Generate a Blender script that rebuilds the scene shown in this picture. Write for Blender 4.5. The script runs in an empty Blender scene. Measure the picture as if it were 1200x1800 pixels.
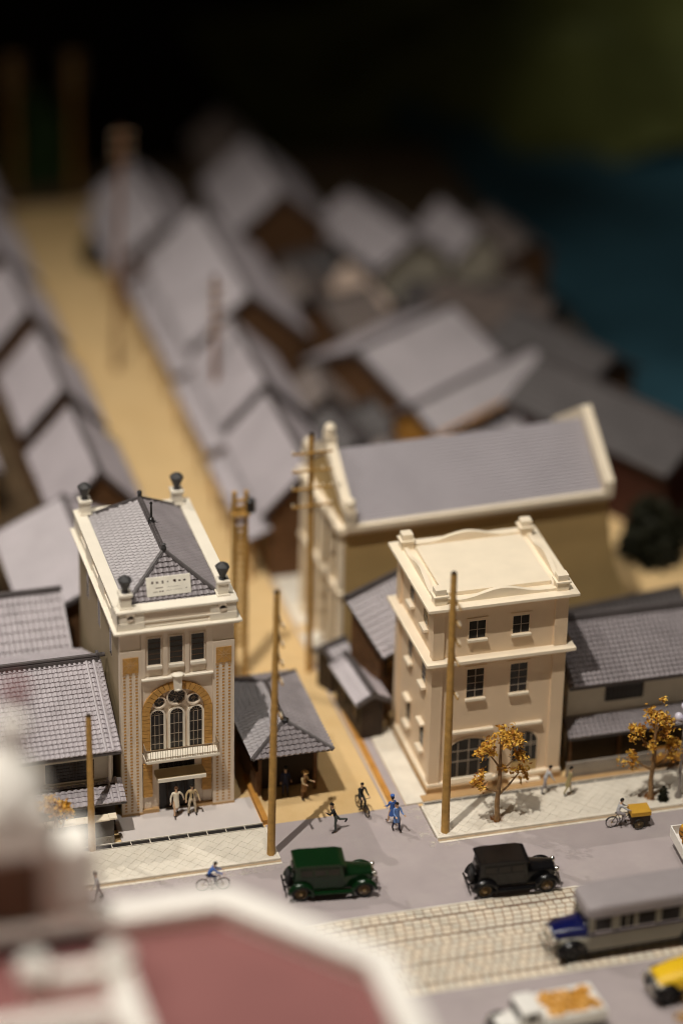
import bpy, bmesh, math, random
from mathutils import Vector, Matrix, Euler
R = math.radians
random.seed(7)
sc = bpy.context.scene
COL = sc.collection

# ------------------------------------------------------------------ camera
cam_d = bpy.data.cameras.new('camera'); cam = bpy.data.objects.new('camera', cam_d); COL.objects.link(cam)
rows = [[0.9640723243736566, -0.2649169255862958, 0.019585094196356796], [-0.1099067452645181, -0.4649144233963621, -0.8785073057541347], [0.24183684732094798, 0.8447920462788066, -0.47732728585524137]]
CP = (-33.8726, -137.9085, 94.9125)
m = Matrix(((rows[0][0], -rows[1][0], -rows[2][0], CP[0]), (rows[0][1], -rows[1][1], -rows[2][1], CP[1]),
            (rows[0][2], -rows[1][2], -rows[2][2], CP[2]), (0, 0, 0, 1)))
cam.matrix_world = m
cam_d.sensor_fit = 'VERTICAL'; cam_d.sensor_height = 36.0; cam_d.sensor_width = 24.0
cam_d.lens = 112.0
cam_d.clip_start = 0.5; cam_d.clip_end = 2000
cam_d.dof.use_dof = True
cam_d.dof.focus_distance = 166.5
cam_d.dof.aperture_fstop = 0.0195
sc.camera = cam

# ------------------------------------------------------------------ world, lamps, exposure
w = bpy.data.worlds.new('World'); sc.world = w; w.use_nodes = True
bg = w.node_tree.nodes['Background']; bg.inputs[0].default_value = (1.0, 0.78, 0.55, 1); bg.inputs[1].default_value = 0.008

def spot(name, aim, dirv, dist, power, col, cone, blend, size):
    d = bpy.data.lights.new(name, 'SPOT'); o = bpy.data.objects.new(name, d); COL.objects.link(o)
    v = Vector(dirv).normalized(); o.location = Vector(aim) + v * dist
    o.rotation_euler = v.to_track_quat('Z', 'Y').to_euler()
    d.energy = power; d.color = col; d.spot_size = R(cone); d.spot_blend = blend; d.shadow_soft_size = size
    return o
# two gallery spotlights over the model, the way its double shadows fall, and an added weak soft fill behind the camera
spot('gallery_spot_front', (-14, 2, 0), (-0.19, -0.275, 0.94), 260, 1.95e6, (1.0, 0.945, 0.855), 37, 1.0, 0.9)
spot('gallery_spot_back', (-14, 4, 0), (-0.34, 0.42, 0.84), 260, 0.68e6, (1.0, 0.94, 0.855), 37, 1.0, 1.0)
a = bpy.data.lights.new('camera_side_fill', 'AREA'); ao = bpy.data.objects.new('camera_side_fill', a); COL.objects.link(ao)
ao.location = (-75, -152, 95); ao.rotation_euler = (Vector((-75, -152, 95)) - Vector((2, 5, 0))).to_track_quat('Z', 'Y').to_euler()
spot('gallery_spot_top', (-14, 2, 0), (0.07, -0.10, 0.99), 250, 0.45e6, (1.0, 0.945, 0.855), 37, 1.0, 1.2)
spot('backdrop_fill_spot', (84, 84, 0), (-0.25, -0.35, 0.9), 240, 0.46e6, (1.0, 0.95, 0.85), 22, 1.0, 3.0)  # added fill with no known source, brightens the river and hill
a.shape = 'RECTANGLE'; a.size = 50; a.size_y = 30; a.energy = 1.2e4; a.color = (1.0, 0.77, 0.52)

sc.view_settings.view_transform = 'Standard'; sc.view_settings.look = 'None'
sc.view_settings.exposure = 0.06; sc.view_settings.gamma = 1.0
sc.cycles.adaptive_threshold = 0.006; sc.cycles.max_bounces = 6; sc.cycles.use_denoising = True; sc.cycles.filter_width = 1.0

# ------------------------------------------------------------------ materials
MATS = {}
def mat(name, col, rough=0.6, spec=0.3, metal=0.0, var=0.10, vscale=1.5, bump=0.0, bscale=20.0, coat=0.0, dirt=None, dscale=0.6, damt=0.5):
    if name in MATS: return MATS[name]
    mt = bpy.data.materials.new(name); mt.use_nodes = True; nt = mt.node_tree; N = nt.nodes; L = nt.links
    b = N['Principled BSDF']
    b.inputs['Roughness'].default_value = rough; b.inputs['Metallic'].default_value = metal
    b.inputs['Specular IOR Level'].default_value = spec; b.inputs['Coat Weight'].default_value = coat
    geo = N.new('ShaderNodeNewGeometry')
    nz = N.new('ShaderNodeTexNoise'); nz.inputs['Scale'].default_value = vscale; nz.inputs['Detail'].default_value = 5
    L.new(geo.outputs['Position'], nz.inputs['Vector'])
    rp = N.new('ShaderNodeValToRGB'); rp.color_ramp.elements[0].position = 0.3; rp.color_ramp.elements[1].position = 0.7
    lo = [c * (1 - var) for c in col]; hi = [min(1, c * (1 + var)) for c in col]
    rp.color_ramp.elements[0].color = (*lo, 1); rp.color_ramp.elements[1].color = (*hi, 1)
    L.new(nz.outputs['Fac'], rp.inputs['Fac'])
    out = rp.outputs['Color']
    if dirt:
        n2 = N.new('ShaderNodeTexNoise'); n2.inputs['Scale'].default_value = dscale; n2.inputs['Detail'].default_value = 8; n2.inputs['Roughness'].default_value = 0.7
        L.new(geo.outputs['Position'], n2.inputs['Vector'])
        r2 = N.new('ShaderNodeValToRGB'); r2.color_ramp.elements[0].position = 0.5; r2.color_ramp.elements[1].position = 0.72
        r2.color_ramp.elements[0].color = (0, 0, 0, 1); r2.color_ramp.elements[1].color = (damt, damt, damt, 1)
        L.new(n2.outputs['Fac'], r2.inputs['Fac'])
        mx = N.new('ShaderNodeMix'); mx.data_type = 'RGBA'
        L.new(r2.outputs['Color'], mx.inputs[0]); L.new(out, mx.inputs[6]); mx.inputs[7].default_value = (*dirt, 1)
        out = mx.outputs[2]
    L.new(out, b.inputs['Base Color'])
    if bump:
        n3 = N.new('ShaderNodeTexNoise'); n3.inputs['Scale'].default_value = bscale; n3.inputs['Detail'].default_value = 4
        L.new(geo.outputs['Position'], n3.inputs['Vector'])
        bp = N.new('ShaderNodeBump'); bp.inputs['Strength'].default_value = bump; bp.inputs['Distance'].default_value = 0.05
        L.new(n3.outputs['Fac'], bp.inputs['Height']); L.new(bp.outputs['Normal'], b.inputs['Normal'])
    MATS[name] = mt
    return mt
TAN = mat('tan_earth', (0.68, 0.475, 0.235), 0.8, 0.2, var=0.07, vscale=0.35, bump=0.15, bscale=8, dirt=(0.58, 0.36, 0.14), dscale=0.25, damt=0.5)
ROAD = mat('grey_road', (0.39, 0.335, 0.335), 0.75, 0.25, var=0.05, vscale=0.5, bump=0.1, bscale=12, dirt=(0.48, 0.43, 0.40), dscale=0.35, damt=0.35)
PAVE = mat('pale_paving', (0.72, 0.66, 0.56), 0.75, 0.2, var=0.07, vscale=0.9, bump=0.1, bscale=10, dirt=(0.5, 0.43, 0.33), dscale=0.7, damt=0.4)
JOINT = mat('paving_joint', (0.40, 0.33, 0.25), 0.9, 0.1)
KERB = mat('kerb_stone', (0.76, 0.70, 0.60), 0.7, 0.2, var=0.06, vscale=2, dirt=(0.45, 0.36, 0.26), dscale=1.2, damt=0.5)
GUTTER = mat('gutter_dirt', (0.42, 0.31, 0.20), 0.85, 0.1, var=0.15, vscale=1.5)
STONES = [mat('tram_stone_%s' % n, c, 0.75, 0.2, var=0.08, vscale=3, bump=0.2, bscale=10) for n, c in
          (('pale', (0.66, 0.59, 0.48)), ('grey', (0.61, 0.555, 0.46)), ('warm', (0.69, 0.60, 0.475)))]
TRAMJ = mat('tram_joint', (0.30, 0.18, 0.11), 0.9, 0.1, var=0.2)
RAIL = mat('rail_rust', (0.20, 0.11, 0.07), 0.5, 0.4, metal=0.3)
COURT = mat('court_paving', (0.60, 0.545, 0.52), 0.7, 0.25, var=0.04, vscale=0.8)
CREAM = mat('cream_plaster', (0.73, 0.615, 0.49), 0.55, 0.3, var=0.035, vscale=0.7)
TRIM = mat('white_trim', (0.83, 0.76, 0.64), 0.5, 0.35, var=0.03, vscale=1)
IVORY = mat('ivory_plaster', (0.79, 0.61, 0.42), 0.55, 0.3, var=0.03, vscale=0.6)
IVORYT = mat('ivory_trim', (0.87, 0.755, 0.585), 0.5, 0.35, var=0.03, vscale=1)
BRICK = mat('ochre_brick', (0.50, 0.27, 0.075), 0.65, 0.25, var=0.16, vscale=4)
TANB = mat('tan_base', (0.48, 0.30, 0.14), 0.7, 0.2)
TILE = mat('grey_tile', (0.42, 0.38, 0.40), 0.45, 0.9, var=0.10, vscale=1.2, dirt=(0.25, 0.22, 0.23), dscale=0.8, damt=0.5)
TILET = mat('tower_tile', (0.27, 0.24, 0.25), 0.45, 0.7, var=0.10, vscale=1.2, dirt=(0.19, 0.165, 0.17), dscale=0.8, damt=0.5)
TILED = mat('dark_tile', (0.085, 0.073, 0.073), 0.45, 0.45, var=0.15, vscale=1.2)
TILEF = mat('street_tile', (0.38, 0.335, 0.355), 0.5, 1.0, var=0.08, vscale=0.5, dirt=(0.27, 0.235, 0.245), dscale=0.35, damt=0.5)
TILEB = mat('dim_brown_tile', (0.15, 0.115, 0.10), 0.5, 0.5, var=0.10, vscale=0.5)  # darker brown tile, also stands in for light falling off toward the back right
SLATE = mat('ribbed_slate', (0.38, 0.35, 0.375), 0.5, 0.4, var=0.06, vscale=0.4, dirt=(0.3, 0.27, 0.29), dscale=0.2, damt=0.5)
WALLP = mat('pale_wall', (0.60, 0.545, 0.44), 0.7, 0.2, var=0.05)
WALLB = mat('brown_wood_wall', (0.13, 0.065, 0.03), 0.7, 0.2, var=0.25, vscale=2)
WALLO = mat('orange_wood', (0.50, 0.235, 0.05), 0.6, 0.25, var=0.15, vscale=1.5)
DARKW = mat('dark_wood', (0.035, 0.022, 0.014), 0.6, 0.25, var=0.2)
OCHRE = mat('ochre_wall', (0.50, 0.345, 0.15), 0.7, 0.2, var=0.05, vscale=0.4)
POLE = mat('pole_wood', (0.47, 0.27, 0.075), 0.55, 0.3, var=0.18, vscale=3.0, bump=0.15, bscale=15)
GLASS = mat('dark_glass', (0.022, 0.018, 0.015), 0.2, 0.3, var=0.2)
BAR = mat('glazing_bar', (0.36, 0.29, 0.22), 0.5, 0.3)
BARL = mat('rail_metal', (0.30, 0.22, 0.14), 0.45, 0.4)
BLACK = mat('black_iron', (0.02, 0.018, 0.018), 0.35, 0.5, var=0.2)
URN = mat('urn_lead', (0.045, 0.043, 0.044), 0.5, 0.45, var=0.2)
INK = mat('sign_ink', (0.05, 0.02, 0.012), 0.7, 0.2)
MAROON = mat('maroon_roof', (0.255, 0.105, 0.10), 0.6, 0.25, var=0.05, vscale=0.3, dirt=(0.23, 0.098, 0.09), dscale=0.15, damt=0.5)
STUCCO = mat('white_stucco', (0.88, 0.84, 0.78), 0.6, 0.25, var=0.03, vscale=0.5)
REDB = mat('red_finial', (0.20, 0.03, 0.025), 0.4, 0.4)
GREENP = mat('green_paint', (0.003, 0.019, 0.005), 0.22, 0.35, var=0.08, coat=0.12)
BLACKP = mat('black_paint', (0.006, 0.0055, 0.006), 0.24, 0.35, var=0.1, coat=0.1)
TYRE = mat('tyre_rubber', (0.012, 0.011, 0.011), 0.6, 0.3)
SPOKE = mat('spoke_metal', (0.36, 0.25, 0.12), 0.35, 0.5, metal=0.4)
CHROME = mat('chrome', (0.75, 0.72, 0.68), 0.18, 0.5, metal=1.0)
BLUEP = mat('blue_paint', (0.005, 0.007, 0.06), 0.16, 0.5, coat=0.3)
BUSR = mat('bus_roof_grey', (0.31, 0.275, 0.28), 0.55, 0.3, var=0.04)
BUSB = mat('bus_body_grey', (0.25, 0.225, 0.17), 0.4, 0.4, var=0.04)
WHITEP = mat('white_paint', (0.82, 0.79, 0.74), 0.4, 0.4, var=0.02)
YELLOW = mat('yellow_paint', (0.80, 0.50, 0.015), 0.35, 0.45, var=0.04)
ORANGE = mat('orange_goods', (0.62, 0.30, 0.045), 0.6, 0.3, var=0.25, vscale=3, dirt=(0.78, 0.62, 0.36), dscale=3.0, damt=0.8)
BARREL = mat('barrel_wood', (0.48, 0.215, 0.035), 0.5, 0.3, var=0.15, vscale=4)
CRATE = mat('crate_yellow', (0.60, 0.33, 0.04), 0.55, 0.3, var=0.08)
LEAVES = [mat('leaf_%s' % n, c, 0.5, 0.3, var=0.15, vscale=6) for n, c in
          (('amber', (0.58, 0.29, 0.035)), ('gold', (0.72, 0.44, 0.075)), ('russet', (0.38, 0.15, 0.02)))]
BARK = mat('bark', (0.27, 0.16, 0.075), 0.8, 0.2, var=0.3, vscale=5, bump=0.4, bscale=12)
BUSHG = mat('bush_green', (0.012, 0.012, 0.004), 0.7, 0.2, var=0.4, vscale=3)
HILLG = mat('hill_green', (0.11, 0.12, 0.035), 0.9, 0.1, var=0.4, vscale=0.12, dirt=(0.25, 0.28, 0.14), dscale=0.06, damt=0.8)
WATER = mat('river_teal', (0.030, 0.085, 0.115), 0.5, 0.3, var=0.55, vscale=0.07, bump=0.1, bscale=0.6)
FLOORM = mat('dark_floor', (0.03, 0.02, 0.014), 0.9, 0.1)
SKIN = mat('figure_skin', (0.62, 0.40, 0.25), 0.6, 0.3, var=0.03)
def paint(n, c): return mat('figure_' + n, c, 0.6, 0.25, var=0.06, vscale=6)

# ------------------------------------------------------------------ mesh helpers
OFF = {}
class MB:
    def __init__(s): s.v = []; s.f = []; s.m = []
    def add(s, vs, fs, mi=0):
        b = len(s.v); s.v += [tuple(p) for p in vs]; s.f += [tuple(b + i for i in f) for f in fs]; s.m += [mi] * len(fs); return s
    def box(s, x0, x1, y0, y1, z0, z1, mi=0):
        v = [(x0, y0, z0), (x1, y0, z0), (x1, y1, z0), (x0, y1, z0), (x0, y0, z1), (x1, y0, z1), (x1, y1, z1), (x0, y1, z1)]
        return s.add(v, [(3, 2, 1, 0), (4, 5, 6, 7), (0, 1, 5, 4), (1, 2, 6, 5), (2, 3, 7, 6), (3, 0, 4, 7)], mi)
    def prism(s, pts, vec, mi=0):
        n = len(pts); v = [Vector(p) for p in pts]; w2 = [p + Vector(vec) for p in v]
        fs = [tuple(range(n - 1, -1, -1)), tuple(range(n, 2 * n))] + [(i, (i + 1) % n, n + (i + 1) % n, n + i) for i in range(n)]
        return s.add(v + w2, fs, mi)
    def loft(s, rings, mi=0, caps=True, close=True):
        n = len(rings[0]); vs = [p for r in rings for p in r]; fs = []
        for k in range(len(rings) - 1):
            for i in range(n if close else n - 1):
                j = (i + 1) % n; fs.append((k * n + i, k * n + j, (k + 1) * n + j, (k + 1) * n + i))
        if caps: fs += [tuple(range(n - 1, -1, -1)), tuple(range((len(rings) - 1) * n, len(rings) * n))]
        return s.add(vs, fs, mi)
    def tube(s, pts, rad, n=8, mi=0, caps=True):
        pts = [Vector(p) for p in pts]; rad = rad if isinstance(rad, (list, tuple)) else [rad] * len(pts)
        rings = []; prev = None
        for i, p in enumerate(pts):
            d = (pts[min(i + 1, len(pts) - 1)] - pts[max(i - 1, 0)]).normalized()
            if prev is None:
                up = Vector((0, 0, 1)) if abs(d.z) < 0.9 else Vector((1, 0, 0)); u = d.cross(up).normalized()
            else:
                u = (prev - d * prev.dot(d)).normalized()
            prev = u; vv = d.cross(u)
            rings.append([p + (u * math.cos(2 * math.pi * k / n) + vv * math.sin(2 * math.pi * k / n)) * rad[i] for k in range(n)])
        return s.loft(rings, mi, caps)
    def lathe(s, prof, c=(0, 0, 0), n=12, axis='z', mi=0):
        rings = []
        for r, z in prof:
            ring = []
            for k in range(n):
                a_ = 2 * math.pi * (k + 0.5) / n; p = (r * math.cos(a_), r * math.sin(a_), z)
                if axis == 'y': p = (p[0], p[2], p[1])
                elif axis == 'x': p = (p[2], p[0], p[1])
                ring.append((p[0] + c[0], p[1] + c[1], p[2] + c[2]))
            rings.append(ring)
        return s.loft(rings, mi)
    def ell(s, c, rx, ry, rz, n=10, m_=6, mi=0):
        rings = []
        for j in range(m_ + 1):
            t = -math.pi / 2 + math.pi * j / m_; r = max(math.cos(t), 0.02)
            rings.append([(c[0] + rx * r * math.cos(2 * math.pi * k / n), c[1] + ry * r * math.sin(2 * math.pi * k / n), c[2] + rz * math.sin(t)) for k in range(n)])
        return s.loft(rings, mi)
    def torus(s, c, Rr, r, axis='y', n=20, k=6, mi=0, a0=0.0, a1=2 * math.pi):
        full = abs(a1 - a0 - 2 * math.pi) < 1e-6; rings = []
        for i in range(n if full else n + 1):
            t = a0 + (a1 - a0) * i / n; ring = []
            for j in range(k):
                q = 2 * math.pi * j / k; d = Rr + r * math.cos(q); h = r * math.sin(q)
                p = {'y': (d * math.cos(t), h, d * math.sin(t)), 'x': (h, d * math.cos(t), d * math.sin(t)), 'z': (d * math.cos(t), d * math.sin(t), h)}[axis]
                ring.append((p[0] + c[0], p[1] + c[1], p[2] + c[2]))
            rings.append(ring)
        if full: rings.append(rings[0])
        return s.loft(rings, mi, caps=not full)
    def build(s, name, mats, parent=None, smooth=False, bevel=0.0, label=None, stuff=False, loc=None):
        off = OFF.get(parent, Vector((0, 0, 0))) if parent else Vector(loc or (0, 0, 0))
        me = bpy.data.meshes.new(name)
        me.from_pydata([(p[0] - off[0], p[1] - off[1], p[2] - off[2]) for p in s.v], [], s.f)
        mats = mats if isinstance(mats, (list, tuple)) else [mats]
        for q in mats: me.materials.append(q)
        if len(mats) > 1: me.polygons.foreach_set('material_index', s.m)
        bm = bmesh.new(); bm.from_mesh(me)
        if bevel:
            bmesh.ops.remove_doubles(bm, verts=bm.verts, dist=1e-5)
            es = [e for e in bm.edges if len(e.link_faces) == 2 and e.calc_face_angle(0) > 0.5]
            bmesh.ops.bevel(bm, geom=es, offset=bevel, segments=2, profile=0.6, affect='EDGES', clamp_overlap=True)
        bmesh.ops.recalc_face_normals(bm, faces=bm.faces)
        bm.to_mesh(me); bm.free()
        if smooth:
            me.polygons.foreach_set('use_smooth', [True] * len(me.polygons))
            try: me.set_sharp_from_angle(angle=R(40))
            except Exception: pass
        o = bpy.data.objects.new(name, me); COL.objects.link(o)
        if smooth and bevel: o.modifiers.new('normals', 'WEIGHTED_NORMAL').keep_sharp = True
        if parent: o.parent = parent; OFF[o] = off
        else: o.location = off; OFF[o] = off
        if label: o['label'] = label
        if stuff: o['kind'] = 'stuff'
        return o
def tag(o, label, cat, group=None, kind=None):
    o['label'] = label; o['category'] = cat
    if group: o['group'] = group
    if kind: o['kind'] = kind
    return o
def thing(name, label, cat, loc=(0, 0, 0), rot=0.0, group=None, local=False):
    o = bpy.data.objects.new(name, None); COL.objects.link(o); o.location = loc; o.rotation_euler = (0, 0, rot)
    o.empty_display_size = 0.3
    OFF[o] = Vector((0, 0, 0)) if local else Vector(loc)
    return tag(o, label, cat, group)
def piece(name, me, parent, loc, rot=0.0):
    o = bpy.data.objects.new(name, me); COL.objects.link(o); o.parent = parent
    off = OFF[parent]; o.location = (loc[0] - off[0], loc[1] - off[1], loc[2] - off[2]); o.rotation_euler = (0, 0, rot)
    return o
def copy_tree(o, parent=None):
    c = o.copy(); COL.objects.link(c); c.parent = parent
    for ch in list(o.children): copy_tree(ch, c)
    return c
def struct(mb, name, mt, smooth=False):
    o = mb.build(name, mt, smooth=smooth); o['kind'] = 'structure'; return o
def lerp(a, b, t): return a + (b - a) * t

# tiled roof surface over a trapezoid: eave p0-p1, ridge q0-q1
def slope(mb, p0, p1, q0, q1, pitch=0.28, course=0.3, amp=0.075, ns=4, lip=0.06, lift=0.0):
    p0, p1, q0, q1 = map(Vector, (p0, p1, q0, q1))
    U = (p1 - p0).normalized(); V = (q0 - p0) - U * (q0 - p0).dot(U); Lv = V.length; V.normalize(); Nn = U.cross(V)
    if Nn.z < 0: Nn = -Nn
    wid = (p1 - p0).length; lq0 = (q0 - p0).dot(U); lq1 = (q1 - p0).dot(U)
    prof = {4: (0.0, 0.8, 1.0, 0.45), 3: (0.0, 1.0, 0.7), 2: (0.0, 1.0)}[ns]
    nc = max(1, round(Lv / course)); c = Lv / nc; st = pitch / ns
    for j in range(nc):
        v0 = j * c; v1 = (j + 1) * c; t = (v0 + v1) / 2 / Lv
        lo = lerp(0, lq0, t); hi = lerp(wid, lq1, t)
        if hi - lo < st: continue
        us = [(lo, 0.0)]; k0 = math.ceil(lo / st + 0.3); k1 = math.floor(hi / st - 0.3)
        us += [(k * st, prof[k % ns]) for k in range(k0, k1 + 1)] + [(hi, 0.0)]
        vs = []; fs = []
        for i, (u, h) in enumerate(us):
            jit = 0.006 * math.sin(i * 12.7 + j * 7.3)
            base = p0 + U * u + Nn * lift
            vs += [base + V * v0 + Nn * (h * amp * 0.6), base + V * v0 + Nn * (h * amp + lip + jit), base + V * (v1 + 0.02) + Nn * (h * amp * 0.75)]
        for i in range(len(us) - 1):
            b0 = i * 3; b1 = b0 + 3
            fs += [(b0, b1, b1 + 1, b0 + 1), (b0 + 1, b1 + 1, b1 + 2, b0 + 2)]
        mb.add(vs, fs)
def cap(mb, a, b, r=0.12, seg=0.4, base=0.10, w_=0.14):
    a, b = Vector(a), Vector(b); n = max(1, round((b - a).length / seg)); d = (b - a) / n; u = d.normalized()
    side = u.cross(Vector((0, 0, 1))).normalized(); up = side.cross(u)
    mb.prism([a - side * w_ - up * 0.05, a + side * w_ - up * 0.05, a + side * w_ + up * base, a - side * w_ + up * base], b - a)
    for i in range(n):
        s0 = a + d * i + up * base
        mb.tube([s0, s0 + d * 0.86, s0 + d * 0.861, s0 + d], [r, r, r * 0.8, r * 0.8], 8)
def window(root, x0, x1, z0, z1, y, out=-1, cols=2, rows=2, axis='y', frame=0.07, mt_bar=None, mt_frame=None, sill=None, depth=0.07, name='window', bar=0.022, glass=None):
    """window on a plane; axis 'y' = wall faces +-Y at y, axis 'x' = wall faces +-X (x0,x1 are Y values)"""
    def bx(mb, a0, a1, b0, b1, d0, d1):
        lo, hi = sorted((y + out * d0, y + out * d1))
        if axis == 'y': mb.box(a0, a1, lo, hi, b0, b1)
        else: mb.box(lo, hi, a0, a1, b0, b1)
    g = MB(); bx(g, x0, x1, z0, z1, -0.02, 0.012)
    w_ = g.build(name, glass or GLASS, root)
    f = MB()
    bx(f, x0 - frame, x0, z0 - frame * 0.3, z1 + frame, -0.02, depth); bx(f, x1, x1 + frame, z0 - frame * 0.3, z1 + frame, -0.02, depth)
    bx(f, x0, x1, z1, z1 + frame, -0.02, depth); bx(f, x0, x1, z0 - frame * 0.3, z0, -0.02, depth)
    f.build('frame', mt_frame or CREAM, w_)
    if cols > 1 or rows > 1:
        q = MB()
        for i in range(1, cols):
            c = lerp(x0, x1, i / cols); bx(q, c - bar, c + bar, z0, z1, 0.0, 0.035)
        for i in range(1, rows):
            c = lerp(z0, z1, i / rows); bx(q, x0, x1, c - bar, c + bar, 0.0, 0.030)
        q.build('glazing_bars', mt_bar or BAR, w_)
    if sill:
        s_ = MB(); bx(s_, x0 - 0.07, x1 + 0.07, z0 - 0.2, z0 - 0.02, -0.02, sill); s_.build('sill', TRIM if mt_frame is None else mt_frame, w_, bevel=0.02)
    return w_
# ================================================================== the setting
g = MB(); g.box(-70, 37.5, -75, 88, -2.0, -0.015); struct(g, 'ground', mat('dark_earth', (0.085, 0.055, 0.03), 0.85, 0.15, var=0.3, vscale=0.4))
g = MB(); g.box(-9, 9.6, -2.6, 1.5, -0.2, 0.0); g.box(0.2, 9.6, 1.5, 82.0, -0.2, 0.0); g.box(9.6, 36.5, -2.6, 26.0, -0.2, 0.0); struct(g, 'tan_street', TAN)
g = MB(); g.box(37.5, 130, -75, 100, -4.0, -1.2); struct(g, 'river_water', WATER)
g = MB()
for i in range(25):
    for j in range(13): pass
hv = []; hf = []
for i in range(31):
    for j in range(15):
        x = 26 + i * 4.2; y = 83 + j * 3.2
        tt = min(1, max(0, (x - 37) / 12)); hz = -3.0 + tt * (3.4 + 5.5 * min(1, j / 6)) * (0.75 + 0.3 * math.sin(i * 0.9 + j * 0.6) + 0.2 * math.sin(i * 2.1 - j * 1.3))
        hv.append((x, y, hz))
for i in range(30):
    for j in range(14): hf.append((i * 15 + j, (i + 1) * 15 + j, (i + 1) * 15 + j + 1, i * 15 + j + 1))
g = MB(); g.add(hv, hf); struct(g, 'hill', HILLG, smooth=True)
g = MB(); g.box(-700, 900, -500, 1200, -62, -60); struct(g, 'museum_floor', FLOORM)

# main road, with the bay that runs into the tan lane
g = MB(); g.box(-60, 60, -24.3, -18.47, -0.1, 0.012); g.box(-60, 60, -11.58, -5.72, -0.1, 0.012); g.box(1.12, 9.52, -5.72, -2.42, -0.1, 0.012)
road = struct(g, 'road', ROAD)
# white scuffs of plaster dust beside the kerbs
SCUFF = bpy.data.materials.new('plaster_dust'); SCUFF.use_nodes = True
nt = SCUFF.node_tree; b_ = nt.nodes['Principled BSDF']; b_.inputs['Base Color'].default_value = (0.72, 0.66, 0.57, 1); b_.inputs['Roughness'].default_value = 0.9
geo = nt.nodes.new('ShaderNodeNewGeometry'); nz = nt.nodes.new('ShaderNodeTexNoise'); nz.inputs['Scale'].default_value = 1.6; nz.inputs['Detail'].default_value = 9; nz.inputs['Roughness'].default_value = 0.75
rp = nt.nodes.new('ShaderNodeValToRGB'); rp.color_ramp.elements[0].position = 0.50; rp.color_ramp.elements[1].position = 0.64; rp.color_ramp.elements[1].color = (0.6, 0.6, 0.6, 1)
nt.links.new(geo.outputs['Position'], nz.inputs['Vector']); nt.links.new(nz.outputs['Fac'], rp.inputs['Fac']); nt.links.new(rp.outputs['Color'], b_.inputs['Alpha'])
for nm, (x0, x1, y0, y1) in (('road_dust', (-14, 1.6, -6.55, -5.95)), ('road_dust', (9.0, 10.6, -6.7, -5.95)), ('road_dust', (8.75, 9.5, -5.6, -2.7))):
    g = MB(); g.box(x0, x1, y0, y1, 0.008, 0.0165); d = struct(g, nm, SCUFF)

def clip_poly(poly, x0, x1, y0, y1):
    for ax, lim, sg in ((0, x0, 1), (0, x1, -1), (1, y0, 1), (1, y1, -1)):
        out = []
        for i in range(len(poly)):
            a_, b2 = poly[i], poly[(i + 1) % len(poly)]; da, db = sg * (a_[ax] - lim), sg * (b2[ax] - lim)
            if da >= 0: out.append(a_)
            if da * db < 0:
                t = da / (da - db); out.append((a_[0] + t * (b2[0] - a_[0]), a_[1] + t * (b2[1] - a_[1])))
        poly = out
        if not poly: break
    return poly
def pavement(x0, x1, y0, y1, kerb_end):
    p = MB(); p.box(x0, x1, y0, y1, -0.1, 0.10); P = struct(p, 'pavement', JOINT)
    k = MB()
    xa, xb = (x0, x1 + 0.16) if kerb_end == 'r' else (x0 - 0.16, x1)
    k.box(xa, xb, y0 - 0.18, y0, -0.1, 0.15)
    if kerb_end == 'r': k.box(x1, x1 + 0.16, y0 + 0.002, y1, -0.1, 0.15)
    else: k.box(x0 - 0.16, x0, y0 + 0.002, y1, -0.1, 0.15)
    k.build('kerb', KERB, P, bevel=0.04)
    q = MB(); q.box(xa, xb, y0 - 0.36, y0 - 0.182, -0.1, 0.022); q.build('gutter', GUTTER, P)
    q = MB(); q.box(xa, xb, y0 - 0.50, y0 - 0.363, -0.1, 0.03); q.build('gutter_edge', KERB, P)
    h = 0.30; gp = 0.007; full = None; n = 0
    cells = []
    for i in range(int((x1 - x0) / h) + 3):
        for j in range(int((y1 - y0) / h) + 3):
            if (i + j) % 2: continue
            cx = x0 + (i - 1) * h; cy = y0 + (j - 1) * h
            d = h - gp
            poly = [(cx - d, cy), (cx, cy - d), (cx + d, cy), (cx, cy + d)]
            pc = clip_poly(poly, x0 + 0.01, x1 - 0.01, y0 + 0.01, y1 - 0.01)
            if len(pc) < 3: continue
            cells.append((cx, cy, pc, len(pc) == 4 and pc == poly))
    cells.sort(key=lambda c: (c[1] > y1 - 0.2, abs(c[0] - (x0 + x1) / 2 + 3)))
    rest = MB()
    for cx, cy, pc, isfull in cells:
        top = 0.118 + random.uniform(-0.004, 0.004)
        if n >= 295:
            rest.prism([(px, py, 0.09) for px, py in pc], (0, 0, top - 0.09)); continue
        n += 1
        if isfull:
            if full is None:
                mbx = MB(); mbx.prism([(px - cx, py - cy, -0.03) for px, py in pc], (0, 0, 0.03)); o = mbx.build('paving_slab', PAVE, loc=(0, 0, 0)); full = o.data
                o.parent = P; o.location = (cx, cy, top)
            else: piece('paving_slab', full, P, (cx, cy, top))
        else:
            mbx = MB(); mbx.prism([(px, py, 0.09) for px, py in pc], (0, 0, top - 0.09)); mbx.build('paving_slab', PAVE, P)
    if rest.v: rest.build('paving_slab', PAVE, P, stuff=True)
    return P
pavement(-14.0, 0.96, -5.54, -2.79, 'r')
pavement(9.72, 27.0, -5.72, -2.79, 'l')
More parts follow.
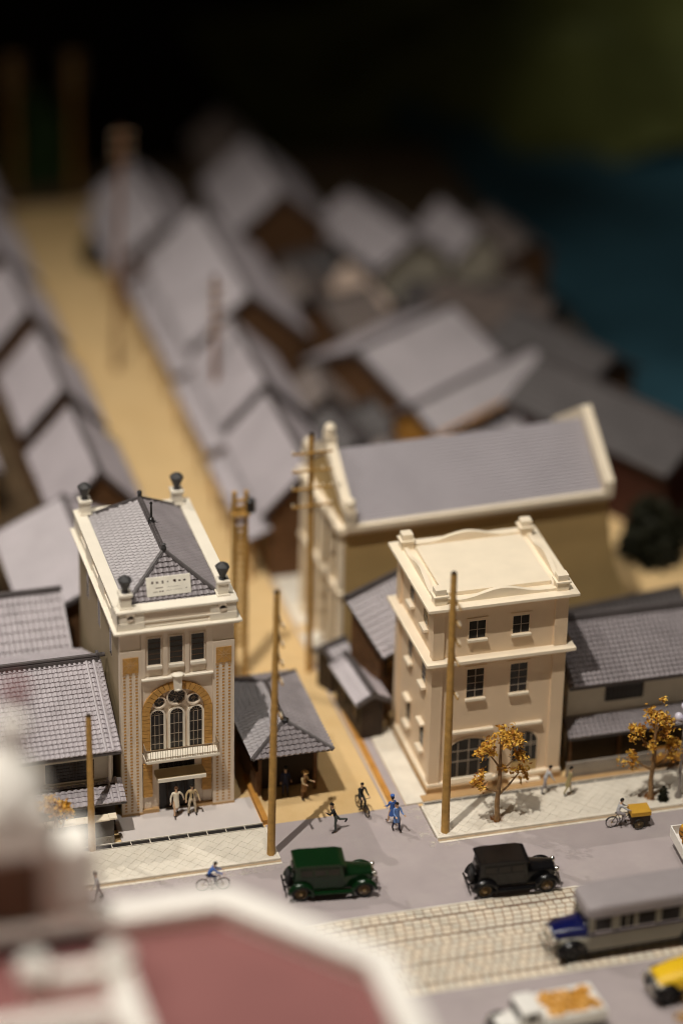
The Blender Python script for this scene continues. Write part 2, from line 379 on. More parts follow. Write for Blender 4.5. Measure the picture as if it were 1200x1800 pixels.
# pavement of the near side, and the one running up beside the corner building
g = MB(); g.box(-60, 60, -30.2, -24.3, -0.1, 0.13); struct(g, 'near_pavement', PAVE)
g = MB(); g.box(8.86, 10.16, -2.4, 5.2, -0.1, 0.09); struct(g, 'side_pavement', PAVE)
g = MB(); g.box(8.0, 9.7, 17.2, 23.5, -0.1, 0.07); g.box(7.85, 8.85, 12.5, 16.2, -0.1, 0.08); struct(g, 'lane_pavement', PAVE)
g = MB(); g.box(7.78, 7.90, -2.4, 30, -0.1, 0.04); struct(g, 'lane_gutter', ROAD)
g = MB(); g.box(8.02, 8.34, -2.4, 9, -0.1, 0.10); struct(g, 'lane_kerb', WALLO)
g = MB(); g.box(8.36, 8.82, -2.4, 9, -0.1, 0.05); struct(g, 'lane_drain', ROAD)
# drains between pavement and plots
def drain(x0, x1, y0, y1, n):
    p = MB(); p.box(x0, x1, y0, y1, -0.1, 0.03); P = struct(p, 'drain', DARKW)
    k = MB(); k.box(x0, x1, y0 - 0.03, y0, -0.1, 0.13); k.box(x0, x1, y1, y1 + 0.05, -0.1, 0.14); k.build('drain_edge', KERB, P)
    wd = (x1 - x0) / n; me = None
    for i in range(n):
        c = (x0 + (i + 0.5) * wd, (y0 + y1) / 2, 0.06)
        if me is None:
            q = MB(); q.box(-wd / 2 + 0.025, wd / 2 - 0.025, y0 - (y0 + y1) / 2 + 0.03, (y1 - y0) / 2 - 0.03, -0.03, 0.03)
            o = q.build('drain_cover', BLACK, loc=(0, 0, 0)); me = o.data; o.parent = P; o.location = c
        else: piece('drain_cover', me, P, c)
        q = MB(); q.box(x0 + i * wd - 0.02, x0 + i * wd + 0.02, y0 + 0.004, y1 - 0.004, 0.031, 0.12); q.build('drain_divider', KERB, P)
drain(-10.2, 1.0, -2.73, -2.36, 11)
drain(9.76, 27.0, -2.75, -2.55, 16)
g = MB(); g.box(-6.55, 0.95, -2.28, 0.25, -0.1, 0.10); g.box(-6.35, -6.1, -2.0, 0.2, 0.1, 0.101); struct(g, 'court', COURT)
g = MB(); g.box(1.02, 1.32, -2.36, 2.2, -0.1, 0.28); struct(g, 'court_kerb', WALLO)
g = MB(); g.box(9.8, 27, -2.48, -1.86, -0.1, 0.16); struct(g, 'plot_edge', TANB)

# tram bed
g = MB(); g.box(-60, 60, -18.45, -11.6, -0.1, 0.0); g_bed = struct(g, 'tram_track', TRAMJ)
for y0, y1 in ((-11.68, -11.58), (-18.50, -18.40)):
    q = MB()
    q.box(-60, 60, y0, y1, -0.05, 0.035); q.build('edge_strip', KERB, g_bed)
RY = (-12.45, -14.02, -16.05, -17.75)
for y in RY:
    q = MB(); q.box(-60, 60, y - 0.045, y + 0.045, -0.05, 0.012); q.build('rail', RAIL, g_bed)
bands = [(-18.38, RY[3] - 0.04, 1), (RY[3] + 0.04, RY[2] - 0.04, 4), (RY[2] + 0.04, RY[1] - 0.04, 5), (RY[1] + 0.04, RY[0] - 0.04, 4), (RY[0] + 0.04, -11.70, 2)]
cells = []
for b0, b1, nr in bands:
    rh = (b1 - b0) / nr
    for r_ in range(nr):
        y0 = b0 + r_ * rh; x = -26 + (0.24 if r_ % 2 else 0) + random.uniform(-0.05, 0.05)
        while x < 40:
            wd = 0.47 + random.uniform(-0.035, 0.035); cells.append((x, wd, y0, rh)); x += wd
vis = [c for c in cells if 3.2 < c[0] < 14.5 and (c[0] < 12.4 or c[2] > -15.9)]
vis.sort(key=lambda c: c[2] - 0.25 * abs(c[0] - 8))
near = set(id(c) for c in vis[:296]); protos = {}
rest = [MB(), MB(), MB()]
for c in cells:
    x, wd, y0, rh = c; k = random.randrange(3); z = 0.03 + random.uniform(-0.008, 0.010); gp = 0.028
    if id(c) in near:
        wq = round(wd / 0.02) * 0.02; key = (k, wq, round(rh, 2))
        if key not in protos:
            q = MB(); hw, hh = wq / 2 - gp, rh / 2 - gp
            q.loft([[(-hw, -hh, -0.06), (hw, -hh, -0.06), (hw, hh, -0.06), (-hw, hh, -0.06)], [(-hw, -hh, -0.012), (hw, -hh, -0.012), (hw, hh, -0.012), (-hw, hh, -0.012)],
                    [(-hw + 0.014, -hh + 0.014, 0), (hw - 0.014, -hh + 0.014, 0), (hw - 0.014, hh - 0.014, 0), (-hw + 0.014, hh - 0.014, 0)]])
            o = q.build('paving_stone', STONES[k], loc=(0, 0, 0)); protos[key] = o.data; o.parent = g_bed; o.location = (x + wd / 2, y0 + rh / 2, z)
        else: piece('paving_stone', protos[key], g_bed, (x + wd / 2, y0 + rh / 2, z), 0)
    else: rest[k].box(x + gp, x + wd - gp, y0 + gp, y0 + rh - gp, -0.05, z)
for k in range(3): rest[k].build('paving_stone', STONES[k], g_bed, stuff=True)

# ================================================================== the banking tower with the arched window
def parapet_post(root, x, y, z, h, s, urn=True):
    p = MB(); p.box(x - s * 0.62, x + s * 0.62, y - s * 0.62, y + s * 0.62, z, z + 0.10); p.box(x - s * 0.5, x + s * 0.5, y - s * 0.5, y + s * 0.5, z + 0.10, z + h - 0.16)
    p.box(x - s * 0.62, x + s * 0.62, y - s * 0.62, y + s * 0.62, z + h - 0.16, z + h)
    po = p.build('parapet_post', TRIM, root, bevel=0.02)
    if urn:
        u = MB(); zz = z + h
        u.lathe([(0.20, zz), (0.20, zz + 0.05), (0.13, zz + 0.08), (0.14, zz + 0.12), (0.36, zz + 0.66), (0.39, zz + 0.70), (0.37, zz + 0.78), (0.20, zz + 0.92), (0.03, zz + 0.98)], (x, y, 0), 8)
        u.build('urn', URN, po)
TW = thing('bank_tower', 'narrow cream tower with big arched window, balcony and grey hipped roof between four urns', 'building', (-3.05, 5.5, 0))
g = MB(); g.box(-6.02, -0.03, 0.36, 10.95, 0.0, 11.3); g.build('wall', mat('shaded_side_wall', (0.33, 0.255, 0.16), 0.65, 0.2, var=0.06, vscale=0.5), TW)  # plaster colour darkened to stand in for shade on the left face
# front skin in pieces round the arch
ax, az, ro, ri = -3.05, 6.17, 1.88, 1.46
f = MB()
yf = 0.10
f.box(-4.95, -1.15, yf, 0.37, 8.45, 11.3 - 0.002)
f.box(-4.95, ax - ro, yf, 0.37, 3.6, 8.45); f.box(ax + ro, -1.15, yf, 0.37, 3.6, 8.45)
N_ = 28
for i in range(N_):
    t0, t1 = math.pi * i / N_, math.pi * (i + 1) / N_
    x0, x1 = ax + ro * math.cos(t0), ax + ro * math.cos(t1); z0, z1 = az + ro * math.sin(t0), az + ro * math.sin(t1)
    f.prism([(x0, yf, z0), (x1, yf, z1), (x1, yf, 8.45), (x0, yf, 8.45)], (0, 0.27, 0))
f.build('facade_panel', CREAM, TW)
f = MB(); f.box(-4.95, -4.45, yf + 0.04, 0.37, 0.1, 3.6); f.box(-1.65, -1.15, yf + 0.04, 0.37, 0.1, 3.6); f.box(-4.45, -4.02, yf + 0.1, 0.37, 0.1, 3.6); f.box(-2.08, -1.65, yf + 0.1, 0.37, 0.1, 3.6)
f.box(-4.02, -2.08, yf + 0.1, 0.37, 3.15, 3.6); f.build('entrance_wall', CREAM, TW)
# pilasters with dotted brickwork and orange plaques
for xl, xr, dots in ((-6.06, -4.95, (-5.84, -5.52, -5.2)), (-1.15, 0.0, (-0.91, -0.59, -0.27))):
    p = MB(); p.box(xl, xr, -0.03, 0.37, 0.22, 10.2); p.box(xl + 0.02, xr - 0.02, 0.06, 0.37, 10.2, 11.298)
    po = p.build('pilaster', CREAM, TW)
    q = MB(); q.box(xl - 0.03, xr + 0.03, -0.07, 0.37, 0.0, 0.22); q.build('plinth', TANB, po)
    q = MB()
    for x in dots:
        z = 0.36
        while z < 8.72: q.box(x - 0.062, x + 0.062, -0.046, -0.029, z, z + 0.085); z += 0.192
    q.build('brick_studs', BRICK, po, stuff=True)
    cx = (xl + xr) / 2
    q = MB(); q.box(cx - 0.41, cx + 0.41, -0.06, -0.029, 8.92, 9.84); pq = q.build('plaque', BRICK, po)
    q = MB(); zc = 9.40
    for dx, dz in ((0.38, 0.0), (0.0, 0.40), (0.36, 0.38), (0.36, -0.38)):
        q.tube([(cx - dx, -0.062, zc - dz), (cx + dx, -0.062, zc + dz)], 0.014, 4)
    for k in range(4): q.tube([(cx + 0.2 * math.cos(k * math.pi / 2), -0.062, zc + 0.2 * math.sin(k * math.pi / 2)), (cx + 0.2 * math.cos((k + 1) * math.pi / 2), -0.062, zc + 0.2 * math.sin((k + 1) * math.pi / 2))], 0.012, 4)
    q.build('plaque_pattern', TANB, pq)
    q = MB()
    for x in dots: q.box(x - 0.09, x + 0.09, -0.055, -0.029, 8.78, 8.90)
    q.build('bracket', TANB, po)
# arch stones, one by one
def stone(mb): mb.build('arch_stone', BRICK, TW)
NA = 19
for i in range(NA):
    if i == NA // 2: continue
    t0 = math.pi * (i + 0.05) / NA; t1 = math.pi * (i + 0.95) / NA
    pts = [(ax + rr * math.cos(t), -0.02, az + rr * math.sin(t)) for rr, t in ((ri, t0), (ri, (t0 + t1) / 2), (ri, t1), (ro, t1), (ro, (t0 + t1) / 2), (ro, t0))]
    s_ = MB(); s_.prism(pts, (0, 0.4, 0)); stone(s_)
zs = [3.93 + i * (az - 3.93) / 10 for i in range(11)]
for i in range(10):
    for xa, xb in ((ax - ro, ax - ri), (ax + ri, ax + ro)):
        s_ = MB(); s_.box(xa, xb, -0.02 + random.uniform(-.006, .006), 0.38, zs[i] + 0.012, zs[i + 1] - 0.012); stone(s_)
me_js = None
for i in range(9):
    z = 1.08 + i * 0.232
    for xc in (-4.64, -1.46):
        if me_js is None:
            s_ = MB(); s_.box(-0.25, 0.25, -0.07, 0.1, 0.012, 0.22); o = s_.build('jamb_stone', BRICK, loc=(0, 0, 0)); me_js = o.data; o.parent = TW; o.location = Vector((xc, yf, z)) - OFF[TW]
        else: piece('jamb_stone', me_js, TW, (xc, yf + random.uniform(-.006, .006), z))
k = MB(); k.prism([(ax - 0.19, -0.22, 7.62), (ax + 0.19, -0.22, 7.62), (ax + 0.24, -0.22, 8.5), (ax - 0.24, -0.22, 8.5)], (0, 0.5, 0)); k.ell((ax, -0.10, 8.55), 0.36, 0.26, 0.10, 14, 6); k.ell((ax, -0.16, 7.66), 0.19, 0.12, 0.09, 10, 5)
k.build('keystone', TRIM, TW, smooth=True)
s_ = MB(); s_.box(-4.95, ax - 0.28, -0.16, 0.12, 8.36, 8.47); s_.box(ax + 0.28, -1.15, -0.16, 0.12, 8.36, 8.47); s_.build('string_course', TRIM, TW, bevel=0.02)
# tracery of the arched window
yt = 0.22
t_ = MB(); pts = [(ax - ri, yt, 3.9)] + [(ax - ri * math.cos(math.pi * i / 24), yt, az + ri * math.sin(math.pi * i / 24)) for i in range(25)] + [(ax + ri, yt, 3.9)]
t_.prism(pts, (0, 0.14, 0)); tr = t_.build('tracery', CREAM, TW)
def lancet(cx, hw, z0, zt, yb):
    zsp = zt - hw
    def outline(o_): return [(cx - hw - o_, z0)] + [(cx - (hw + o_) * math.cos(math.pi * i / 12), zsp + (hw + o_) * math.sin(math.pi * i / 12)) for i in range(13)] + [(cx + hw + o_, z0)]
    gl = MB(); gl.prism([(x, yb - 0.012, z) for x, z in outline(0)], (0, 0.02, 0)); go = gl.build('lancet_window', GLASS, TW)
    fr = MB(); a_, b2 = outline(0.0), outline(0.10)
    for i in range(len(a_) - 1):
        fr.prism([(a_[i][0], yb - 0.12, a_[i][1]), (a_[i + 1][0], yb - 0.12, a_[i + 1][1]), (b2[i + 1][0], yb - 0.12, b2[i + 1][1]), (b2[i][0], yb - 0.12, b2[i][1])], (0, 0.13, 0))
    fr.build('frame', TRIM, go)
    q = MB(); y0, y1 = yb - 0.035, yb - 0.012
    for i in (1, 2): q.box(cx - hw + 2 * hw * i / 3 - 0.014, cx - hw + 2 * hw * i / 3 + 0.014, y0, y1, z0, zsp)
    for z in (zsp, zsp - 0.62, zsp - 1.24, zsp - 1.78): q.box(cx - hw, cx + hw, y0 + 0.004, y1, z - 0.014, z + 0.014)
    for i in range(1, 5):
        t = math.pi * i / 5; q.tube([(cx + hw * 0.38 * math.cos(t), y1 - .008, zsp + hw * 0.38 * math.sin(t)), (cx + hw * math.cos(t), y1 - .008, zsp + hw * math.sin(t))], 0.014, 4)
    q.torus((cx, y1 - 0.01, zsp), hw * 0.38, 0.014, 'y', 10, 4, a0=0, a1=math.pi)
    q.build('glazing_bars', BAR, go)
for cx in (-4.09, -3.06, -2.03): lancet(cx, 0.34, 3.9, 6.36, yt)
def roundwin(cx, cz, r, big):
    gl = MB(); gl.lathe([(r, yt - 0.012), (r, yt)], (cx, 0, cz), 20, 'y'); go = gl.build('round_window', GLASS, TW)
    fr = MB(); fr.lathe([(r, yt), (r, yt - 0.15), (r + 0.085, yt - 0.15), (r + 0.10, yt)], (cx, 0, cz), 20, 'y'); fr.f = [q for q in fr.f if len(q) == 4]; fr.m = [0] * len(fr.f); fr.build('frame', CREAM, go)
    q = MB(); yb = yt - 0.025
    q.tube([(cx - r, yb, cz), (cx + r, yb, cz)], 0.016, 4); q.tube([(cx, yb, cz - r), (cx, yb, cz + r)], 0.016, 4)
    q.torus((cx, yb, cz), r - 0.02, 0.016, 'y', 20, 4)
    if big:
        for sx in (-1, 1):
            for sz in (-1, 1): q.torus((cx + sx * r * .45, yb, cz + sz * r * .45), r * 0.30, 0.013, 'y', 12, 4)
    else: q.torus((cx, yb, cz), r * 0.33, 0.016, 'y', 10, 4)
    q.build('glazing_bars', BAR, go)
roundwin(-3.06, 7.10, 0.47, True); roundwin(-3.97, 6.83, 0.29, False); roundwin(-2.15, 6.83, 0.29, False)
# top storey windows and strips
for x0, x1 in ((-4.58, -3.9), (-3.42, -2.74), (-2.28, -1.6)):
    window(TW, x0, x1, 9.2, 10.8, yf, cols=1, rows=5, frame=0.05, sill=0.2, bar=0.008, mt_bar=WALLB)
for xa, xb in ((-4.95, -4.72), (-3.79, -3.53), (-2.63, -2.39), (-1.49, -1.15)):
    s_ = MB(); s_.box(xa, xb, 0.0, 0.12, 8.48, 11.297); s_.build('facade_strip', CREAM, TW)
# balcony
b = MB(); b.box(-4.92, -0.96, -0.82, 0.06, 3.72, 3.86); b.box(-4.82, -1.06, -0.70, 0.05, 3.60, 3.72); bo = b.build('balcony', TRIM, TW, bevel=0.02)
q = MB(); q.box(-4.90, -0.98, -0.80, -0.765, 4.47, 4.515); q.box(-4.90, -4.865, -0.765, 0.06, 4.47, 4.515); q.box(-1.015, -0.98, -0.765, 0.06, 4.47, 4.515)
q.box(-4.90, -0.98, -0.795, -0.77, 3.93, 3.955)
for x in (-4.885, -0.995): q.box(x - .022, x + .022, -0.80, -0.76, 3.86, 4.55)
q.build('handrail', BARL, bo)
q = MB()
for i in range(29): x = -4.80 + i * 3.72 / 28; q.box(x - 0.011, x + 0.011, -0.793, -0.771, 3.86, 4.47)
for x in (-4.885, -0.995):
    for i in range(5): y = -0.62 + i * 0.14; q.box(x - 0.011, x + 0.011, y - .011, y + .011, 3.86, 4.47)
q.build('baluster', BARL, bo, stuff=True)
# canopy, transom, door
c = MB(); c.prism([(-4.28, 0.2, 2.66), (-4.28, 0.2, 2.40), (-4.22, -0.52, 2.34), (-4.22, -0.52, 2.50)], (2.6, 0, 0)); co = c.build('canopy', mat('canopy_olive', (0.36, 0.26, 0.13)), TW)
q = MB(); q.box(-4.24, -1.64, -0.60, -0.52, 2.30, 2.52); q.build('canopy_lip', TRIM, co, bevel=0.02)
d = MB(); d.box(-4.02, -2.08, 0.30, 0.372, 0.1, 3.15); do = d.build('door', GLASS, TW)
q = MB()
for x in (-4.0, -3.53, -3.06, -2.58, -2.1): q.box(x - 0.035, x + 0.035, 0.25, 0.305, 0.1, 2.36)
q.box(-4.0, -2.1, 0.25, 0.303, 2.36, 2.52); q.build('door_frame', DARKW, do)
q = MB()
for i in range(8): x = -3.98 + i * 0.262; q.torus((x + 0.02, 0.29, 2.80), 0.09, 0.02, 'y', 10, 4, a0=math.pi, a1=2 * math.pi); q.box(x - 0.012, x + 0.012, 0.27, 0.30, 2.52, 3.15)
q.build('transom_bars', DARKW, do)
q = MB(); q.box(-4.95, -4.05, -0.02, 0.3, 0.1, 0.32); q.box(-2.05, -1.15, -0.02, 0.3, 0.1, 0.32); q.build('base_course', TANB, TW)
# cornice and parapet
c = MB(); c.box(-6.30, 0.22, -0.24, 11.2, 11.3, 11.42); c.box(-6.42, 0.34, -0.36, 11.3, 11.42, 11.53); c.build('cornice', TRIM, TW, bevel=0.025)
p = MB()
p.box(-6.1, 0.02, -0.04, 0.26, 11.53, 12.5); p.box(-6.1, -5.85, 0.26, 11.1, 11.53, 12.5); p.box(-0.25, 0.02, 0.26, 11.1, 11.53, 12.5); p.box(-5.85, -0.25, 10.85, 11.1, 11.53, 12.5)
po = p.build('parapet', CREAM, TW)
q = MB()
q.box(-6.24, 0.16, -0.18, 0.56, 12.5, 12.66); q.box(-6.24, -5.62, 0.56, 11.24, 12.5, 12.66); q.box(-0.48, 0.16, 0.56, 11.24, 12.5, 12.66); q.box(-5.62, -0.48, 10.7, 11.24, 12.5, 12.66)
q.build('coping', TRIM, po, bevel=0.03)
q = MB()
q.box(-4.75, -1.33, -0.09, -0.03, 11.85, 11.93); q.box(-4.75, -1.33, -0.09, -0.03, 11.54, 11.66)
for xa, xb in ((-6.2, -4.75), (-1.33, 0.1)): q.box(xa, xb, -0.14, -0.03, 11.54, 11.95); q.box(xa + 0.03, xb - 0.03, -0.10, -0.03, 11.95, 12.42)
for y0, y1 in ((-0.1, 1.4), (3.2, 4.7), (6.4, 7.9), (9.6, 11.15)): q.box(-6.2, -6.09, y0, y1, 11.54, 12.49)
q.box(-6.16, -6.09, -0.1, 11.1, 11.54, 11.9)
q.build('parapet_block', TRIM, po)
q = MB()
for x in (-5.5, -0.65): q.box(x - 0.19, x + 0.19, -0.17, -0.10, 12.22, 12.5); q.lathe([(0.19, -0.17), (0.19, -0.10)], (x, 0, 12.22), 14, 'y')
q.build('drop_ornament', CREAM, po)
for x, y in ((-5.66, 0.40), (-0.50, 0.62), (-5.68, 10.75), (-0.62, 10.75)): parapet_post(TW, x, y, 12.66, 0.86, 0.56)
# hipped tile roof
e0, e1, yb0, yb1, ze, zr = -5.66, -0.44, 0.75, 10.8, 12.28, 14.10; xr = -3.05; ya, yc = 3.05, 8.9
d = MB(); d.add([(e0, yb0, ze), (e1, yb0, ze), (e1, yb1, ze), (e0, yb1, ze), (xr, ya, zr), (xr, yc, zr)], [(0, 1, 4), (1, 2, 5, 4), (2, 3, 5), (3, 0, 4, 5), (3, 2, 1, 0)])
rf = d.build('roof', TILED, TW)
s_ = MB(); P4 = ((e0, yb0, ze), (e1, yb0, ze), (e1, yb1, ze), (e0, yb1, ze)); A_, C_ = (xr, ya, zr), (xr, yc, zr)
slope(s_, P4[0], P4[1], A_, A_, 0.31, 0.30, 0.11, 4, 0.08, lift=0.02); slope(s_, P4[1], P4[2], A_, C_, 0.31, 0.30, 0.11, 4, 0.08, lift=0.02)
slope(s_, P4[2], P4[3], C_, C_, 0.31, 0.30, 0.11, 4, 0.08, lift=0.02); slope(s_, P4[3], P4[0], C_, A_, 0.31, 0.30, 0.11, 4, 0.08, lift=0.02)
s_.build('roof_tiles', TILET, rf, stuff=True)
s_ = MB(); up = Vector((0, 0, 0.06)); A_, C_ = Vector(A_) + up, Vector(C_) + up
cap(s_, A_, C_, 0.09, 0.3, 0.14, 0.13)
for p4 in P4[:2]: cap(s_, Vector(p4) + up, A_, 0.08, 0.3, 0.10, 0.12)
for p4 in P4[2:]: cap(s_, Vector(p4) + up, C_, 0.08, 0.3, 0.10, 0.12)
s_.build('ridge_tiles', TILED, rf, smooth=True)
q = MB(); q.lathe([(0.16, 14.2), (0.20, 14.35), (0.13, 14.45), (0.15, 14.52), (0.07, 14.6), (0.055, 15.35), (0.09, 15.42), (0.05, 15.5)], (xr, 6.0, 0), 8); q.build('spire', BLACK, rf, smooth=True)
q = MB(); q.lathe([(0.13, 14.15), (0.15, 14.4), (0.10, 14.52), (0.12, 14.6), (0.03, 14.66)], (xr, 3.0, 0), 8); q.build('finial', URN, rf)
q = MB(); q.lathe([(0.12, 14.15), (0.12, 14.55), (0.15, 14.58), (0.10, 14.68)], (xr, 8.85, 0), 8); q.build('finial', URN, rf)
# exhibit sign on the front hip
SG = thing('exhibit_sign', 'white card with rows of small dark writing propped on the tower roof', 'sign', (-3.2, 1.2, 12.7))
q = MB(); cs, sn = math.cos(R(22)), math.sin(R(22))
def sp(u, v, d_=0.0): return (-4.36 + u * 2.32, 1.02 + v * 0.98 * sn - d_ * cs, 12.70 + v * 0.98 * cs + d_ * sn)
q.prism([sp(0, 0), sp(1, 0), sp(1, 1), sp(0, 1)], (0, 0.05, 0)); q.build('card', mat('sign_card', (0.82, 0.77, 0.67)), SG)
q = MB()
def stroke(u0, v0, u1, v1, wd=0.011):
    a_, b2 = Vector(sp(u0, v0, 0.006)), Vector(sp(u1, v1, 0.006)); n_ = (b2 - a_).normalized().cross(Vector((0, -cs, sn))) * wd
    q.prism([a_ - n_, b2 - n_, b2 + n_, a_ + n_], (0, 0.012, 0))
rnd = random.Random(3)
for cu, hw, hh, dens in ((0.14, .028, .06, 7), (0.25, .028, .06, 7), (0.37, .026, .06, 7), (0.49, .016, .035, 4), (0.645, .04, .07, 10), (0.755, .03, .05, 6), (0.865, .032, .055, 7)):
    for k_ in range(dens):
        if k_ % 2: v = 0.72 + rnd.uniform(-hh, hh); stroke(cu - hw * rnd.uniform(.6, 1), v, cu + hw * rnd.uniform(.6, 1), v + rnd.uniform(-.02, .02), 0.014)
        else: u = cu + rnd.uniform(-hw, hw) * .8; stroke(u, 0.72 - hh, u + rnd.uniform(-.012, .012), 0.72 + hh * rnd.uniform(.4, 1), 0.013)
for u0, u1, v, wd in ((.20, .37, .43, .017), (.14, .25, .22, .010), (.28, .32, .23, .028), (.34, .38, .23, .028)): stroke(u0, v, u1, v, wd)
for u0, u1, v in ((.47, .60, .43), (.62, .76, .43), (.44, .58, .25), (.60, .80, .25)):
    u = u0
    while u < u1: stroke(u, v, u + 0.014, v + rnd.uniform(-.02, .02), 0.006); u += 0.02
stroke(.885, .28, .91, .28, .022)
q.build('writing', INK, SG)
for y in (2.2, 5.2, 8.2): window(TW, y, y + 0.55, 8.7, 10.2, -6.02, out=-1, cols=1, rows=1, axis='x', frame=0.03, depth=0.012)
# ================================================================== the corner building
CB = thing('corner_building', 'ivory three storey corner block with flat roof, curved parapets and stepped corner posts', 'building', (14.0, 1.9, 0))
X0, X1, Y0, Y1 = 10.30, 17.72, -1.55, 5.2
g = MB(); g.box(X0 + 0.14, X1 - 0.14, Y0 + 0.14, Y1, 0.0, 11.3); g.build('wall', IVORY, CB)
for xa, xb in ((X0, X0 + 0.62), (X1 - 0.72, X1)):
    p = MB()
    for z0, z1 in ((0.55, 7.95), (8.32, 11.3)): p.box(xa, xb, Y0, Y0 + 0.5 if xa == X0 else Y0 + 0.3, z0, z1 - 0.003)
    p.build('corner_pilaster', IVORY, CB, bevel=0.015)
p = MB()
for z0, z1 in ((0.55, 7.95), (8.32, 11.3)): p.box(X0, X0 + 0.3, Y1 - 0.6, Y1 + 0.05, z0, z1 - 0.003)
p.build('corner_pilaster', IVORY, CB)
q = MB(); q.box(X0 - 0.10, X1 + 0.1, Y0 - 0.12, Y1 + 0.1, 0.0, 0.34); q.build('plinth', TANB, CB, bevel=0.02)
q = MB(); q.box(X0 - 0.06, X1 + 0.06, Y0 - 0.08, Y1 + 0.06, 0.342, 0.56); q.build('base_course', IVORYT, CB, bevel=0.02)
def belt(z0, z1, z2, o1, o2):
    q = MB(); q.box(X0 - o1, X1 + o1, Y0 - o1, Y1 + o1, z0, z1); q.box(X0 - o2, X1 + o2, Y0 - o2, Y1 + o2, z1, z2); return q
belt(7.96, 8.10, 8.30, 0.22, 0.42).build('belt_course', IVORYT, CB, bevel=0.025)
belt(11.3, 11.44, 11.62, 0.22, 0.44).build('cornice', IVORYT, CB, bevel=0.025)
def wv(x0, x1, z0, z1, y, cols, rows, axis='y'):
    return window(CB, x0, x1, z0, z1, y, cols=cols, rows=rows, axis=axis, frame=0.06, mt_frame=IVORYT if False else IVORY, sill=None, bar=0.02, depth=0.04)
yw = Y0 + 0.14
for x0, x1, z0, z1, c, r_ in ((12.29, 13.19, 9.33, 10.38, 2, 2), (14.70, 15.60, 9.33, 10.38, 2, 2), (12.29, 13.22, 5.68, 7.44, 2, 4), (14.70, 15.64, 5.68, 7.44, 2, 4)):
    w_ = wv(x0, x1, z0, z1, yw, c, r_)
    q = MB(); q.box(x0 - 0.09, x1 + 0.1, yw - 0.21, yw, z0 - 0.17, z0 - 0.02); q.build('sill', IVORYT, w_, bevel=0.02)
    q = MB(); q.box(x0 - 0.14, x1 + 0.14, yw - 0.05, yw, z1 + 0.07, z1 + 0.19); q.build('lintel', IVORY, w_)
def archwin(x0, x1, z0, zt, name):
    cx = (x0 + x1) / 2; hw = (x1 - x0) / 2; rise = 0.75
    def ol(o_): return [(x0 - o_, z0)] + [(cx - (hw + o_) * math.cos(math.pi * i / 14), zt - rise + (rise + o_) * math.sin(math.pi * i / 14)) for i in range(15)] + [(x1 + o_, z0)]
    gl = MB(); gl.prism([(x, yw - 0.012, z) for x, z in ol(0)], (0, 0.03, 0)); go = gl.build(name, GLASS, CB)
    fr = MB(); a_, b2 = ol(0), ol(0.09)
    for i in range(len(a_) - 1): fr.prism([(a_[i][0], yw - 0.05, a_[i][1]), (a_[i + 1][0], yw - 0.05, a_[i + 1][1]), (b2[i + 1][0], yw - 0.05, b2[i + 1][1]), (b2[i][0], yw - 0.05, b2[i][1])], (0, 0.06, 0))
    fr.build('frame', IVORY, go)
    q = MB()
    for i in range(1, 4): x = lerp(x0, x1, i / 4); q.box(x - 0.022, x + 0.022, yw - 0.04, yw - 0.01, z0, zt - 0.03 if i == 2 else zt - 0.2)
    for z in (z0 + 1.0, zt - rise): q.box(x0, x1, yw - 0.035, yw - 0.01, z - 0.022, z + 0.022)
    q.build('glazing_bars', BAR, go); return go
a1 = archwin(11.35, 13.78, 0.72, 3.12, 'arched_window')
q = MB(); q.box(11.2, 13.95, yw - 0.18, yw, 0.57, 0.70); q.build('sill', IVORYT, a1, bevel=0.02)
a2 = archwin(14.98, 16.42, 1.2, 3.10, 'arched_doorway')
q = MB(); q.box(14.98, 16.42, yw - 0.03, yw, 0.56, 1.2); q.build('door_panel', OCHRE, a2)
q = MB(); q.box(14.85, 16.55, Y0 - 0.45, Y0 - 0.121, 0.0, 0.26); q.build('door_step', IVORYT, a2, bevel=0.02)
for xa, xb in ((11.2, 13.85), (14.82, 16.58)):
    q = MB(); q.box(xa, xb, yw - 0.22, yw, 3.56, 3.72); q.build('window_hood', IVORYT, CB, bevel=0.02)
for yc in (0.22, 2.72):
    for z0, z1, c, r_ in ((9.55, 10.42, 1, 2), (6.0, 7.45, 1, 4), (2.0, 3.3, 1, 3)):
        w_ = wv(yc - 0.36, yc + 0.36, z0, z1, X0 + 0.14, c, r_, 'x')
        q = MB(); q.box(X0 - 0.14, X0 + 0.14, yc - 0.45, yc + 0.45, z0 - 0.28, z0 - 0.1); q.build('sill', IVORYT, w_, bevel=0.02)
        if z0 == 2.0: q = MB(); q.box(X0 - 0.14, X0 + 0.14, yc - 0.45, yc + 0.45, 3.42, 3.58); q.build('lintel', IVORYT, w_, bevel=0.02)
q = MB(); q.box(X0 + 0.75, X1 - 0.75, Y0 + 0.85, Y1 - 0.7, 11.62, 11.86); q.build('roof', IVORYT, CB, bevel=0.03)
def curved(p0, p1, th, horiz):
    n = 24; prof = []
    for i in range(n + 1):
        t = i / n; s_ = max(0, 1 - abs((t - 0.5) / 0.36)); s_ = s_ * s_ * (3 - 2 * s_); prof.append((t, 0.16 + 0.40 * s_))
    q = MB(); rings = []
    for t, h in prof:
        x, y = lerp(p0[0], p1[0], t), lerp(p0[1], p1[1], t); dx, dy = (0, th) if horiz else (th, 0)
        rings.append([(x, y, 11.62), (x + dx, y + dy, 11.62), (x + dx, y + dy, 11.62 + h), (x, y, 11.62 + h)])
    q.loft(rings); q.build('curved_parapet', IVORYT, CB, bevel=0.0)
curved((X0 + 0.7, Y0 + 0.12), (X1 - 0.7, Y0 + 0.12), 0.24, True); curved((X0 + 0.7, Y1 - 0.36), (X1 - 0.7, Y1 - 0.36), 0.24, True)
